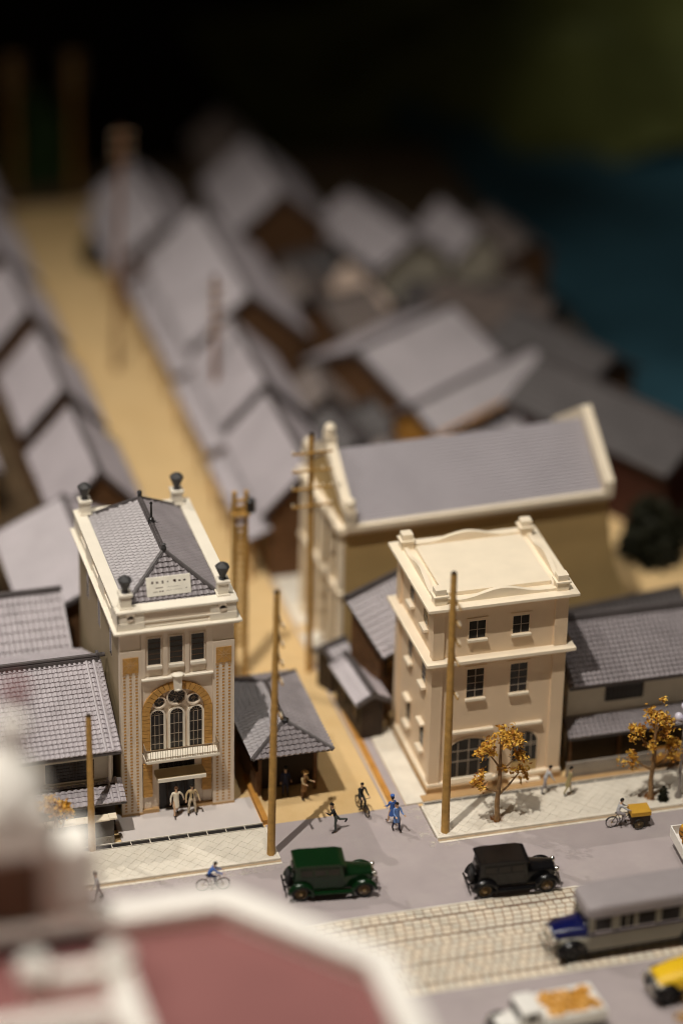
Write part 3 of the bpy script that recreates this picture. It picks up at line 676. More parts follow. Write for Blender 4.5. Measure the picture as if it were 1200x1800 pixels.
curved((X0 + 0.12, Y0 + 0.7), (X0 + 0.12, Y1 - 0.6), 0.24, False); curved((X1 - 0.36, Y0 + 0.7), (X1 - 0.36, Y1 - 0.6), 0.24, False)
for x, y in ((X0 + 0.36, Y0 + 0.34), (X1 - 0.36, Y0 + 0.34), (X0 + 0.36, Y1 - 0.3), (X1 - 0.36, Y1 - 0.3)):
    q = MB(); q.box(x - .34, x + .34, y - .32, y + .32, 11.62, 12.06); q.box(x - .42, x + .42, y - .40, y + .40, 12.06, 12.18); q.box(x - .30, x + .30, y - .28, y + .28, 12.18, 12.52)
    q.build('corner_post', IVORYT, CB, bevel=0.025)

# ================================================================== small hipped hut beside the tower
HT = thing('hipped_hut', 'small hut with grey hipped tile roof between the tower and the tan lane', 'building', (3.0, 3.2, 0))
e0, e1, yb0, yb1, ze, zr, xr, ya, yc = 0.72, 5.15, -1.1, 7.1, 3.25, 4.12, 2.98, 0.95, 5.0
g = MB(); g.box(1.55, 4.85, 0.95, 6.4, 0.0, 3.2); g.build('wall', DARKW, HT)
for x in (1.5, 4.55): q = MB(); q.box(x - .09, x + .09, 0.30, 0.48, 0.0, 3.15); q.build('post', WALLB, HT)
q = MB(); q.box(1.2, 4.9, 0.28, 0.50, 2.95, 3.15); q.build('beam', WALLB, HT)
q = MB(); q.box(1.25, 1.42, 0.3, 4.0, 0, 1.6); q.build('side_boards', WALLB, HT)
d = MB(); d.add([(e0, yb0, ze), (e1, yb0, ze), (e1, yb1, ze), (e0, yb1, ze), (xr, ya, zr), (xr, yc, zr)], [(0, 1, 4), (1, 2, 5, 4), (2, 3, 5), (3, 0, 4, 5), (3, 2, 1, 0)])
rf = d.build('roof', TILED, HT); s_ = MB()
P4 = ((e0, yb0, ze), (e1, yb0, ze), (e1, yb1, ze), (e0, yb1, ze)); A_, C_ = (xr, ya, zr), (xr, yc, zr)
for a_, b2, c_, d_ in ((P4[0], P4[1], A_, A_), (P4[1], P4[2], A_, C_), (P4[2], P4[3], C_, C_), (P4[3], P4[0], C_, A_)): slope(s_, a_, b2, c_, d_, 0.31, 0.30, 0.11, 4, 0.08, lift=0.02)
s_.build('roof_tiles', TILET, rf, stuff=True)
s_ = MB(); A_, C_ = Vector(A_) + up, Vector(C_) + up; cap(s_, A_, C_, 0.09, 0.3, 0.08, 0.12)
for p4 in P4[:2]: cap(s_, Vector(p4) + up, A_, 0.08, 0.3, 0.07, 0.12)
for p4 in P4[2:]: cap(s_, Vector(p4) + up, C_, 0.08, 0.3, 0.07, 0.12)
s_.build('ridge_tiles', TILED, rf, smooth=True)
q = MB(); q.lathe([(0.2, 4.1), (0.22, 4.35), (0.08, 4.45)], (xr, ya - 0.1, 0), 8); q.build('ridge_end', BLACK, rf)

# ================================================================== generic gabled town house, ridge along its own x
def gable_house(name, label, cat, cx, cy, L, D, H, rise, rot=0.0, oh=0.5, fine=1, tile=TILEF, wall=WALLB, group=None, wins=(), pent=None, tile2=None, cat_band=None, ridge=True, chim=False):
    t = thing(name, label, cat, (cx, cy, 0), rot, group, local=True)
    hl, hd = L / 2, D / 2; sl = rise / (hd)
    g = MB(); g.box(-hl, hl, -hd, hd, 0, H)
    for sx in (-hl, hl - 0.15): g.prism([(sx, -hd, H), (sx, hd, H), (sx, 0, H + rise - 0.02)], (0.15, 0, 0))
    g.build('wall', wall, t)
    el, ed, ze = hl + oh * 0.7, hd + oh, H - oh * sl
    d = MB()
    d.prism([(-el, -ed, ze), (-el, 0, H + rise), (-el, ed, ze), (-el, ed, ze - 0.12), (-el, 0, H + rise - 0.14), (-el, -ed, ze - 0.12)], (2 * el, 0, 0))
    rf = d.build('roof', TILED, t)
    pt, co, ns = {2: (0.31, 0.6, 4), 1: (0.36, 0.5, 3), 0: (0.6, 0.9, 2)}[fine]
    for s in (-1, 1):
        q = MB(); a_, b2 = ((-el, -ed, ze), (el, -ed, ze)) if s < 0 else ((el, ed, ze), (-el, ed, ze)); c_, d_ = (a_[0], 0, H + rise), (b2[0], 0, H + rise)
        slope(q, a_, b2, c_, d_, pt, co, 0.10 if fine == 2 else 0.08, ns, 0.06, lift=0.02)
        q.build('roof_tiles', tile if s < 0 or tile2 is None else tile2, rf, stuff=True)
    if ridge:
        q = MB(); cap(q, (-el, 0, H + rise + 0.05), (el, 0, H + rise + 0.05), 0.12, 0.5, 0.16, 0.16); q.build('ridge_tiles', TILED, rf, smooth=True)
        for x in (-el + 0.08, el - 0.08):
            for s in (-1, 1): q = MB(); q.tube([(x, s * ed, ze + 0.1), (x, 0, H + rise + 0.1)], 0.09, 6); q.build('verge_roll', TILED if fine < 2 else TILE, rf, smooth=True)
    for s, x0, x1, z0, z1 in wins:
        y = s * hd; w_ = window(t, x0, x1, z0, z1, y, out=s, cols=max(2, round((x1 - x0) / 0.35)), rows=2, frame=0.09, mt_frame=DARKW, mt_bar=WALLB, bar=0.03)
    if pent:
        s, zt, dep = pent; q = MB()
        y0, y1 = s * hd, s * (hd + dep); zb = zt - dep * 0.42
        q.prism([(-el, y0, zt), (-el, y1, zb), (-el, y1, zb - 0.1), (-el, y0, zt - 0.1)], (2 * el, 0, 0)); pr_ = q.build('pent_roof', TILED, t)
        q = MB(); a_, b2 = ((-el, y1, zb), (el, y1, zb)) if s < 0 else ((el, y1, zb), (-el, y1, zb))
        slope(q, a_, b2, (a_[0], y0, zt), (b2[0], y0, zt), pt, co, 0.06, ns, 0.05, lift=0.02); q.build('roof_tiles', tile, pr_, stuff=True)
        n = max(2, int(L / 2.4))
        for i in range(n + 1):
            q = MB(); x = lerp(-hl + 0.1, hl - 0.1, i / n); q.box(x - .07, x + .07, y1 - s * 0.35 - .07, y1 - s * 0.35 + .07, 0, zb); q.build('post', WALLO, t)
        # shop openings below the pent roof, one by one
        for i in range(n):
            a_, b2 = lerp(-hl + 0.1, hl - 0.1, i / n) + 0.2, lerp(-hl + 0.1, hl - 0.1, (i + 1) / n) - 0.2
            q = MB(); lo, hi = sorted((y0 + s * 0.02, y0 - s * 0.05)); q.box(a_, b2, lo, hi, 0.2, 2.1); so = q.build('shop_opening', DARKW, t)
            q = MB()
            for k in range(1, 4): x = lerp(a_, b2, k / 4); lo, hi = sorted((y0 + s * 0.06, y0 + s * 0.02)); q.box(x - .03, x + .03, lo, hi, 0.2, 2.1)
            q.build('lattice', WALLO, so)
    return t
HALF = math.pi / 2
# front left house (tiles in the sharp zone)
H1 = thing('tiled_house', 'pale two storey house with broad grey tile roof left of the bank tower', 'house', (-10.2, 3.6, 0))
g = MB(); g.box(-14.5, -6.62, -0.55, 8.0, 0.0, 5.5); g.prism([(-6.64, -0.55, 5.5), (-6.64, 8.0, 5.5), (-6.64, 3.6, 7.6)], (-0.15, 0, 0)); g.build('wall', WALLP, H1)
ex0, ex1 = -14.8, -6.36; A_ = ((ex0, -1.62, 5.28), (ex1, -1.62, 5.28), (ex1, 3.6, 7.78), (ex0, 3.6, 7.78)); yb_ = 8.8
d = MB(); d.prism([(ex0, -1.62, 5.26), (ex0, 3.6, 7.76), (ex0, yb_, 5.26), (ex0, yb_, 5.12), (ex0, 3.6, 7.6), (ex0, -1.62, 5.12)], (ex1 - ex0, 0, 0)); rf = d.build('roof', TILED, H1)
s_ = MB(); slope(s_, A_[0], A_[1], A_[3], A_[2], 0.265, 0.29, lift=0.02); slope(s_, (ex1, yb_, 5.28), (ex0, yb_, 5.28), (ex1, 3.6, 7.78), (ex0, 3.6, 7.78), 0.265, 0.29, lift=0.02); s_.build('roof_tiles', TILE, rf, stuff=True)
s_ = MB(); s_.tube([(ex0, 3.6, 8.06), (ex1 + 0.1, 3.6, 8.06)], 0.11, 8); s_.box(ex0, ex1 - 0.1, 3.44, 3.76, 7.74, 7.98)
s_.box(ex0, ex1, 3.36, 3.84, 7.70, 7.80); s_.build('ridge_tiles', TILED, rf, smooth=True)
s_ = MB(); s_.tube([(ex1 - 0.25, 3.6, 8.12), (ex1 - 0.12, 3.6, 8.12)], 0.2, 8); s_.tube([(ex1 - 0.02, 3.6, 8.05), (ex1 + 0.22, 3.6, 8.05)], 0.12, 8); s_.build('ridge_end', TILED, rf)
for dx in (0.42, 0.80): s_ = MB(); s_.tube([(ex1 - dx, -1.62, 5.38), (ex1 - dx, 3.5, 7.83)], 0.085, 8); s_.build('verge_roll', TILE, rf, smooth=True)
s_ = MB()
for i in range(20): t = i / 20; y, z = lerp(-1.6, 3.5, t), lerp(5.36, 7.80, t); s_.tube([(ex1 - 0.02, y, z - 0.03), (ex1 - 0.36, y + 0.02, z)], 0.07, 6)
s_.build('verge_tiles', TILE, rf)
w_ = window(H1, -10.2, -7.62, 3.15, 4.35, -0.55, cols=14, rows=6, frame=0.10, mt_frame=WALLP, mt_bar=DARKW, bar=0.016)
q = MB(); q.box(-10.4, -6.75, -0.72, -0.55, 2.86, 3.02); q.build('sill', WALLP, w_)
q = MB(); q.tube([(-6.82, -0.75, 5.1), (-6.82, -0.75, 2.6)], 0.085, 8); q.build('downpipe', TRIM, H1)
q = MB(); q.box(-14.5, -6.62, -1.0, -0.552, 0.0, 2.9); q.build('shop_front', DARKW, H1)
d = MB(); d.prism([(ex0, -0.56, 2.95), (ex0, -1.95, 2.34), (ex0, -1.95, 2.24), (ex0, -0.56, 2.85)], (-6.2 - ex0, 0, 0)); pr_ = d.build('pent_roof', TILED, H1)
s_ = MB(); slope(s_, (ex0, -1.95, 2.34), (-6.2, -1.95, 2.34), (ex0, -0.56, 2.95), (-6.2, -0.56, 2.95), 0.33, 0.33, 0.08, 4, 0.05, lift=0.02); s_.build('roof_tiles', TILE, pr_, stuff=True)
for dx in (0.35, 0.72): s_ = MB(); s_.tube([(-6.2 - dx, -1.97, 2.44), (-6.2 - dx, -0.56, 3.04)], 0.075, 8); s_.build('verge_roll', TILE, pr_, smooth=True)
BW = thing('boundary_wall', 'low dark street wall with pale plank top in front of the left tiled house', 'wall', (-9.5, -2.15, 0))
q = MB(); q.box(-13.5, -6.95, -2.25, -2.05, 0.55, 1.62); q.build('panel', mat('wall_dark_grey', (0.10, 0.085, 0.075)), BW)
q = MB(); q.box(-13.5, -6.95, -2.29, -2.01, 0.0, 0.55); q.build('footing', mat('footing_grey', (0.34, 0.30, 0.25), dirt=(0.1, 0.08, 0.06), dscale=4, damt=0.8), BW)
rnd = random.Random(5); x = -13.5
while x < -6.8:
    q = MB(); wd = 0.42; q.box(x, x + wd - 0.012, -2.42 + rnd.uniform(-.03, .03), -1.9, 1.64, 1.73 + rnd.uniform(-.015, .015)); q.build('plank', IVORYT, BW); x += wd

gable_house('tiled_house', 'ribbed grey roof house directly behind the broad tiled roof at left', 'house', -10.9, 12.5, 7.6, 5.4, 5.1, 1.9, 0, 0.5, 2, tile=TILE, wall=WALLB, wins=((-1, 0.5, 2.0, 3.4, 4.4), (-1, -2.5, -1.0, 3.4, 4.4)))
# right hand house
H3 = thing('tiled_house', 'long house with dark window under grey tile roof right of the ivory corner block', 'house', (23.2, 2.6, 0))
hx0, hx1 = 18.5, 28.5
g = MB(); g.box(hx0, hx1, -0.2, 5.6, 0, 5.15); g.prism([(hx0, -0.2, 5.15), (hx0, 5.6, 5.15), (hx0, 2.6, 7.1)], (0.15, 0, 0)); g.build('wall', WALLP, H3)
rx0, rx1 = 18.3, 28.9
d = MB(); d.prism([(rx0, -0.95, 5.06), (rx0, 2.6, 7.15), (rx0, 6.2, 5.06), (rx0, 6.2, 4.92), (rx0, 2.6, 7.0), (rx0, -0.95, 4.92)], (rx1 - rx0, 0, 0)); rf = d.build('roof', TILED, H3)
s_ = MB(); slope(s_, (rx0, -0.95, 5.08), (rx1, -0.95, 5.08), (rx0, 2.6, 7.17), (rx1, 2.6, 7.17), 0.29, 0.30, 0.10, 4, 0.08, lift=0.02); slope(s_, (rx1, 6.2, 5.08), (rx0, 6.2, 5.08), (rx1, 2.6, 7.17), (rx0, 2.6, 7.17), 0.28, 0.28, lift=0.02); s_.build('roof_tiles', TILET, rf, stuff=True)
s_ = MB(); cap(s_, (rx0, 2.6, 7.2), (rx1, 2.6, 7.2), 0.14, 0.4, 0.26, 0.2); s_.build('ridge_tiles', TILED, rf, smooth=True)
w_ = window(H3, 20.7, 22.75, 3.55, 4.66, -0.2, cols=8, rows=2, frame=0.07, mt_frame=DARKW, mt_bar=DARKW, bar=0.02)
d = MB(); d.prism([(rx0, -0.2, 2.75), (rx0, -1.35, 2.1), (rx0, -1.35, 1.98), (rx0, -0.2, 2.6)], (rx1 - rx0, 0, 0)); pr_ = d.build('pent_roof', TILED, H3)
s_ = MB(); slope(s_, (rx0, -1.35, 2.12), (rx1, -1.35, 2.12), (rx0, -0.2, 2.77), (rx1, -0.2, 2.77), 0.28, 0.28, lift=0.02); s_.build('roof_tiles', TILET, pr_, stuff=True)
q = MB(); q.box(hx0 + 0.1, hx1, -0.75, -0.202, 0.0, 1.95); q.build('shop_front', DARKW, H3)
for x in (18.55, 21.4, 24.3, 27.2): q = MB(); q.box(x - .08, x + .08, -0.93, -0.76, 0, 2.0); q.build('post', WALLB, H3)
F3 = thing('street_fence', 'low grey slatted fence along the front of the right hand house', 'fence', (23, -2.0, 0))
q = MB(); q.box(17.95, 27, -2.04, -1.96, 0.16, 0.3); q.box(17.95, 27, -2.04, -1.96, 0.98, 1.06); q.build('rail', mat('fence_grey', (0.30, 0.26, 0.22)), F3)
me = None; i = 0; x = 18.0
while x < 26.9:
    if me is None:
        q = MB(); q.box(-0.07, 0.07, -0.03, 0.03, 0.0, 0.92); o = q.build('slat', MATS['fence_grey'], loc=(0, 0, 0)); me = o.data; o.parent = F3; o.location = Vector((x, -2.1, 0.17)) - OFF[F3]
    else: piece('slat', me, F3, (x, -2.1, 0.17))
    x += 0.175
gable_house('shed_house', 'dark low roofed house in shade behind the right hand house', 'house', 25.4, 10.0, 7.0, 3.4, 2.4, 1.0, R(8), 0.4, 1, tile=TILED, wall=DARKW, wins=((-1, -2, -0.8, 1.0, 2.0), (-1, 1, 2.2, 1.0, 2.0)))

# ================================================================== big hall behind the corner building
BK = thing('long_hall', 'big ochre hall with ribbed slate roof behind coped gables', 'building', (16.9, 15.6, 0), R(2.3), local=True)
hl, hd, hh, rs = 7.9, 3.75, 9.6, 2.75
g = MB(); g.box(-hl, hl, -hd, hd, 0, hh)
for sx in (-hl, hl - 0.4): g.prism([(sx, -hd, hh), (sx, hd, hh), (sx, 0, hh + rs)], (0.4, 0, 0))
g.build('wall', OCHRE, BK)
d = MB(); d.prism([(-hl + 0.5, -hd - 0.1, hh), (-hl + 0.5, 0, hh + rs - 0.05), (-hl + 0.5, hd + 0.1, hh), (-hl + 0.5, hd, hh - 0.2), (-hl + 0.5, -hd, hh - 0.2)], (2 * hl - 1.0, 0, 0)); rf = d.build('roof', TILED, BK)
q = MB()
for s in (-1, 1):
    n = 22
    for i in range(n):
        t0, t1 = i / n, (i + 1) / n; y0, y1 = s * lerp(hd + 0.1, 0, t0), s * lerp(hd + 0.1, 0, t1 + 0.015); z0, z1 = lerp(hh, hh + rs - 0.05, t0) + 0.13, lerp(hh, hh + rs - 0.05, t1 + 0.015) + 0.04
        q.prism([(-hl + 0.45, y0, z0), (-hl + 0.45, y0, z0 - 0.08), (-hl + 0.45, y1, z1 - 0.06), (-hl + 0.45, y1, z1)], (2 * hl - 0.9, 0, 0))
q.build('slate_courses', SLATE, rf, stuff=True)
q = MB(); q.box(-hl - 0.1, hl + 0.1, -hd - 0.42, -hd - 0.001, hh - 0.25, hh + 0.08); q.box(-hl - 0.1, hl + 0.1, -hd - 0.3, -hd - 0.002, hh - 0.5, hh - 0.25); q.build('eaves_cornice', IVORYT, BK, bevel=0.03)
for sx in (-1, 1):
    q = MB(); x = sx * (hl - 0.18)
    for s in (-1, 1):
        q.prism([(x - 0.28, s * (hd + 0.45), hh + 0.05), (x + 0.28, s * (hd + 0.45), hh + 0.05), (x + 0.28, s * (hd + 0.45), hh + 0.75), (x - 0.28, s * (hd + 0.45), hh + 0.75)], (0, -s * (hd + 0.45), rs + 0.1))
    q.build('gable_coping', IVORYT, BK, bevel=0.04)
for y, z in ((-hd - 0.1, hh + 0.6), (0.0, hh + rs + 0.6), (hd, hh + 0.6)):
    q = MB(); q.box(-hl - 0.1, -hl + 0.5, y - 0.35, y + 0.35, z - 0.3, z + 0.5); q.lathe([(0.2, z + 0.5), (0.36, z + 0.75), (0.3, z + 1.0), (0.05, z + 1.2)], (-hl + 0.2, y, 0), 10); q.build('gable_pinnacle', IVORYT, BK, bevel=0.03)
# lane front of the hall: pilasters, tall windows, pediment band
for i in range(5):
    y = lerp(-hd + 0.35, hd - 0.35, i / 4); q = MB(); q.box(-hl - 0.28, -hl, y - 0.33, y + 0.33, 0.4, hh - 0.5); q.box(-hl - 0.4, -hl, y - 0.42, y + 0.42, 0, 0.5); q.build('pilaster', IVORYT, BK, bevel=0.03)
q = MB(); q.box(-hl - 0.5, -hl - 0.001, -hd - 0.2, hd + 0.2, hh - 0.5, hh - 0.1); q.box(-hl - 0.35, -hl - 0.002, -hd - 0.1, hd + 0.1, 5.0, 5.3); q.build('front_entablature', IVORYT, BK, bevel=0.03)
for i in range(4):
    y = lerp(-hd + 0.35, hd - 0.35, (i + 0.5) / 4)
    for z0, z1 in ((1.0, 4.4), (5.8, 8.4)): window(BK, y - 0.42, y + 0.42, z0, z1, -hl, out=-1, axis='x', cols=2, rows=4, frame=0.12, mt_frame=OCHRE, bar=0.03)
q = MB(); n = 10; pts = []
for i in range(n + 1): t = i / n; pts.append((hl + 3.0 * (1 - t) ** 2.2 if t < 1 else hl, 9.2 * t))
q.prism([(hl - 0.3, -hd + 0.02, 0)] + [(x, -hd + 0.02, z) for x, z in pts] + [(hl - 0.3, -hd + 0.02, 9.2)], (0, 0.9, 0)); q.build('buttress', OCHRE, BK)

# small houses squeezed between the corner building and the hall
SH = thing('shop_house', 'small house with one grey roof slope wedged between ivory block and big hall', 'house', (10.45, 9.35, 0), R(31), local=True)
g = MB(); g.prism([(-2.15, -2.3, 0), (-2.15, -0.1, 0), (-2.15, -0.1, 6.6), (-2.15, -2.3, 4.75)], (4.3, 0, 0)); g.build('wall', WALLB, SH)
d = MB(); d.prism([(-2.5, -2.85, 4.35), (-2.5, 0.1, 6.85), (-2.5, 0.1, 6.68), (-2.5, -2.85, 4.2)], (5.0, 0, 0)); rf = d.build('roof', TILED, SH)
q = MB(); slope(q, (-2.5, -2.85, 4.35), (2.5, -2.85, 4.35), (-2.5, 0.1, 6.85), (2.5, 0.1, 6.85), 0.32, 0.4, 0.07, 3, 0.06, lift=0.02); q.build('roof_tiles', TILEF, rf, stuff=True)
q = MB(); cap(q, (-2.5, 0.05, 6.9), (2.5, 0.05, 6.9), 0.12, 0.5, 0.14, 0.16); q.build('ridge_tiles', TILED, rf, smooth=True)
for xa in (-1.7, 0.3): window(SH, xa, xa + 1.2, 2.6, 3.8, -2.3, cols=4, rows=2, frame=0.08, mt_frame=DARKW, mt_bar=WALLO)
WE = MB(); WE.box(7.75, 8.7, 12.3, 14.6, 0.0, 1.25); wo = WE.build('garden_wall', TRIM, loc=(8.2, 13.4, 0), bevel=0.4); tag(wo, 'short rounded white wall end at the foot of the crossarm pole', 'wall')
gable_house('lean_to', 'low narrow lean-to roof beside the lane at the side of the ivory block', 'shed', 8.75, 6.5, 4.2, 1.3, 2.55, 0.35, HALF + R(4), 0.35, 1, tile=TILEF, wall=DARKW, wins=((1, -1.5, -0.5, 0.8, 1.8), (1, 0.5, 1.5, 0.8, 1.8)))
gable_house('lean_to', 'tiny grey roof at the lane edge in front of the big hall', 'shed', 8.3, 10.3, 1.3, 1.3, 2.3, 0.4, R(25), 0.3, 1, tile=TILEF, wall=DARKW)

# ================================================================== the left row along the tan street (ridges along Y)
def row(label, x_eave, x_ridge, x_far, y0, y1, H, zr, rot=HALF, **kw):
    D = abs(x_eave - x_far); cx = (x_eave + x_far) / 2
    return gable_house('row_house', label, 'house', cx, (y0 + y1) / 2, y1 - y0 - 0.7, D - 1.0, H, zr - H, rot, 0.5, 1, **kw)
WL = ((-1, -3.2, -2.0, 2.9, 4.0), (-1, -0.7, 0.7, 2.9, 4.0), (-1, 2.0, 3.2, 2.9, 4.0))
row('grey roofed house behind the bank tower, first on the left of the tan street', -0.2, -4.1, -8.6, 13.4, 24.3, 4.6, 6.4, wins=WL, group='houses on the left of the tan street')
row('second house from the tower on the left side of the tan street', 0.9, -2.0, -4.7, 25.4, 34.6, 4.6, 7.1, wins=WL, pent=(-1, 3.0, 0.8), group='houses on the left of the tan street')
row('third house from the tower on the left side of the tan street', 0.8, -2.0, -4.5, 36.8, 45.8, 4.6, 7.1, wins=WL, pent=(-1, 3.0, 0.8), group='houses on the left of the tan street')
row('fourth house from the tower on the left side of the tan street', 0.7, -2.1, -4.6, 48.6, 56.8, 4.6, 7.1, wins=WL, pent=(-1, 3.0, 0.8), group='houses on the left of the tan street')
row('fifth house from the tower on the left side of the tan street', 0.7, -2.1, -5.2, 59.0, 69.0, 4.6, 6.9, wins=WL, group='houses on the left of the tan street')
row('last house on the left at the far end of the tan street', 0.7, -2.1, -5.2, 70.6, 82.0, 4.6, 6.9, wins=WL, group='houses on the left of the tan street')
row('grey back house at the left edge beside the first street house', -8.9, -12.5, -16.0, 22.0, 33.0, 4.0, 6.2, wins=WL[:2], group='back houses at the left edge')
row('brown walled back house at the left edge behind the second street house', -6.4, -9.6, -13.0, 33.8, 43.0, 3.6, 5.6, wins=WL[:2], group='back houses at the left edge', wall=WALLO)
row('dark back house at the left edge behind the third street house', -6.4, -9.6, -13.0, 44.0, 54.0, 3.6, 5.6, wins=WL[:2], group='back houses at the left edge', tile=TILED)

# ================================================================== right row along the tan street
WR = ((1, -3.2, -2.0, 3.2, 4.2), (1, -0.7, 0.7, 3.2, 4.2), (1, 2.0, 3.2, 3.2, 4.2))
G_ = 'houses on the right of the tan street'
row('nearest house on the right side of the tan street, with wooden gable end', 7.3, 10.7, 12.9, 22.6, 33.0, 5.0, 7.4, wins=WR, pent=(1, 3.6, 1.5), group=G_, wall=WALLB)
row('second nearest house on the right side of the tan street', 7.6, 11.1, 13.3, 34.2, 44.0, 5.0, 7.4, wins=WR, pent=(1, 3.6, 1.5), group=G_)
row('largest and broadest pale roof on the right side of the tan street', 8.0, 13.2, 16.2, 45.2, 60.0, 5.2, 8.3, wins=WR, pent=(1, 3.6, 1.6), group=G_)
row('narrow far house on the right side of the tan street, behind the broad pale roof', 7.2, 10.4, 13.0, 61.4, 73.0, 4.8, 6.8, wins=WR, pent=(1, 3.4, 1.2), group=G_)
row('pale roofed house standing back from the far end of the tan street', 15.2, 19.2, 22.4, 62.5, 73.0, 5.0, 7.8, wins=WR, group='back houses right of the street')
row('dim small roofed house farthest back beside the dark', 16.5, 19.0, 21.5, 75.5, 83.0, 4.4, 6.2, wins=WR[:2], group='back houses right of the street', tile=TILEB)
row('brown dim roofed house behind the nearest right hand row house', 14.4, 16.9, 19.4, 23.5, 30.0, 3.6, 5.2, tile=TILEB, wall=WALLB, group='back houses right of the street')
# turned houses toward the river
RB = 'turned houses toward the river'
gable_house('river_house', 'pale grey roof turned at an angle behind the big hall', 'house', 21.4, 41.2, 9.0, 8.4, 4.6, 2.2, R(33), 0.6, 1, tile=TILEF, wall=WALLB, group=RB, wins=((-1, -3, -1.5, 2.4, 3.8), (-1, 1, 2.5, 2.4, 3.8)))
gable_house('river_house', 'long narrow roof strip with orange eaves behind the big hall', 'house', 24.6, 36.4, 11.6, 3.0, 4.2, 1.0, R(33), 0.5, 1, tile=TILEF, wall=WALLO, group=RB, wins=((-1, -4, -2.5, 2.4, 3.6), (-1, 0, 1.5, 2.4, 3.6)))
EB = MB(); EB.box(-6.2, 6.2, -2.15, -1.98, 3.75, 4.0)
hs = [o for o in bpy.data.objects if o.get('label') == 'long narrow roof strip with orange eaves behind the big hall'][0]
EB.build('eaves_board', mat('orange_eave', (0.62, 0.29, 0.055)), hs)
gable_house('river_house', 'low narrow grey roof just behind the ridge of the big hall', 'house', 26.0, 32.9, 8.6, 2.4, 3.0, 0.8, R(33), 0.4, 1, tile=TILEF, wall=DARKW, group=RB, wins=((-1, -3, -1.5, 1.6, 2.6), (-1, 1, 2.5, 1.6, 2.6)))
gable_house('river_house', 'brown toned house with roof light among the dim far roofs', 'house', 25.4, 60.4, 9.0, 5.0, 4.8, 1.6, HALF + R(14), 0.5, 1, tile=TILEF, wall=WALLP, group=RB, wins=((1, -3, -1.5, 2.4, 3.8), (1, 1, 2.5, 2.4, 3.8)))
gable_house('river_house', 'narrow house with pale pink lit side among the dim far roofs', 'house', 22.4, 52.6, 7.4, 2.2, 3.6, 1.4, HALF + R(8), 0.3, 1, tile=mat('pink_tile', (0.55, 0.42, 0.34)), wall=WALLB, group=RB, wins=((1, -3, -1.5, 1.6, 2.8),))
gable_house('river_house', 'house with bright narrow gable near the river in the dim distance', 'house', 30.6, 58.6, 6.0, 3.4, 4.8, 1.8, HALF + R(10), 0.3, 1, tile=TILEF, tile2=TILEF, wall=WALLP, group=RB, wins=((1, -2, -0.8, 2.4, 3.8), (1, 0.8, 2.0, 2.4, 3.8)))
gable_house('river_house', 'brown roofed house nearest the river in the dim distance', 'house', 34.0, 58.0, 6.0, 3.4, 4.6, 1.2, HALF + R(10), 0.3, 1, tile=TILEB, wall=WALLB, group=RB)
gable_house('river_house', 'dim house behind the pale angled roof, toward the river', 'house', 30.0, 48.6, 8.0, 5.0, 3.8, 1.4, R(-40), 0.4, 1, tile=TILEB, wall=WALLB, group=RB, wins=((-1, -3, -1.5, 1.6, 2.8), (-1, 1, 2.5, 1.6, 2.8)))
gable_house('river_house', 'brown roofed house among dim roofs between street row and river', 'house', 19.6, 49.5, 3.6, 6.0, 4.0, 1.6, R(20), 0.4, 1, tile=TILEB, wall=WALLB, group=RB)
gable_house('river_house', 'long dark roofed house at the river edge right of the big hall', 'house', 31.8, 29.0, 13.0, 5.4, 5.0, 1.8, R(-62), 0.5, 1, tile=TILED, wall=mat('dark_red_wall', (0.06, 0.018, 0.012)), group=RB, wins=((-1, -4, -2.5, 2.4, 3.6), (-1, 0, 1.5, 2.4, 3.6)))
gable_house('river_house', 'dark roofed house at the river edge beyond the long dark roof', 'house', 32.5, 41.5, 9.0, 4.4, 3.8, 1.4, R(-66), 0.5, 1, tile=TILED, wall=WALLB, group=RB)

for lb, x, y, L_, D_, H_, r_, tl in (('small dark roof squeezed behind the nearest right hand row house', 15.2, 33.4, 4.6, 3.4, 3.2, 96, TILED), ('small brown roof behind the second right hand row house', 15.4, 39.2, 4.4, 3.0, 3.6, 84, TILEB),
        ('little dark shed roof beside the pale angled roof, on the street side', 17.0, 36.6, 3.2, 2.6, 2.6, 33, TILED), ('small dim roof behind the broad pale roof of the right hand row', 18.2, 55.2, 4.6, 3.2, 3.4, 92, TILEB),
        ('low dim roof between the broad pale roof and the pink sided house', 19.8, 60.0, 4.0, 3.0, 3.0, 15, TILED), ('small dim roof between the roof light house and the pale angled roof', 27.2, 52.4, 4.2, 3.0, 3.0, -30, TILED),
        ('tiny dim shed roof between the bright narrow gable and the angled roof', 31.8, 52.6, 3.4, 2.6, 3.0, 20, TILEB), ('low dark roof just behind the left pinnacles of the big hall', 12.2, 22.6, 3.0, 2.6, 3.0, 10, TILED)):
    gable_house('back_shed', lb, 'shed', x, y, L_, D_, H_, 1.1, R(r_), 0.35, 1, tile=tl, wall=WALLB, group='small sheds among the back roofs')
BUSHG = MATS['bush_green']
def bush(label, x, y, z, rx, rz, m_, seed, n=500, s=0.14):
    rn = random.Random(seed); q = MB()
    for i in range(n):
        d = Vector((rn.gauss(0, 1), rn.gauss(0, 1), abs(rn.gauss(0, 1)))).normalized() * rn.uniform(.5, 1.0); p = Vector((x + d.x * rx, y + d.y * rx, z + d.z * rz))
        u = Vector((rn.gauss(0, 1), rn.gauss(0, 1), rn.gauss(0, 1))).normalized(); v = u.orthogonal().normalized(); ss = s * rn.uniform(.6, 1.4)
        q.add([p - u * ss, p + v * ss * .6, p + u * ss, p - v * ss * .6], [(0, 1, 2, 3)])
    o = q.build('bush', m_, loc=(x, y, z)); tag(o, label, 'bush'); return o
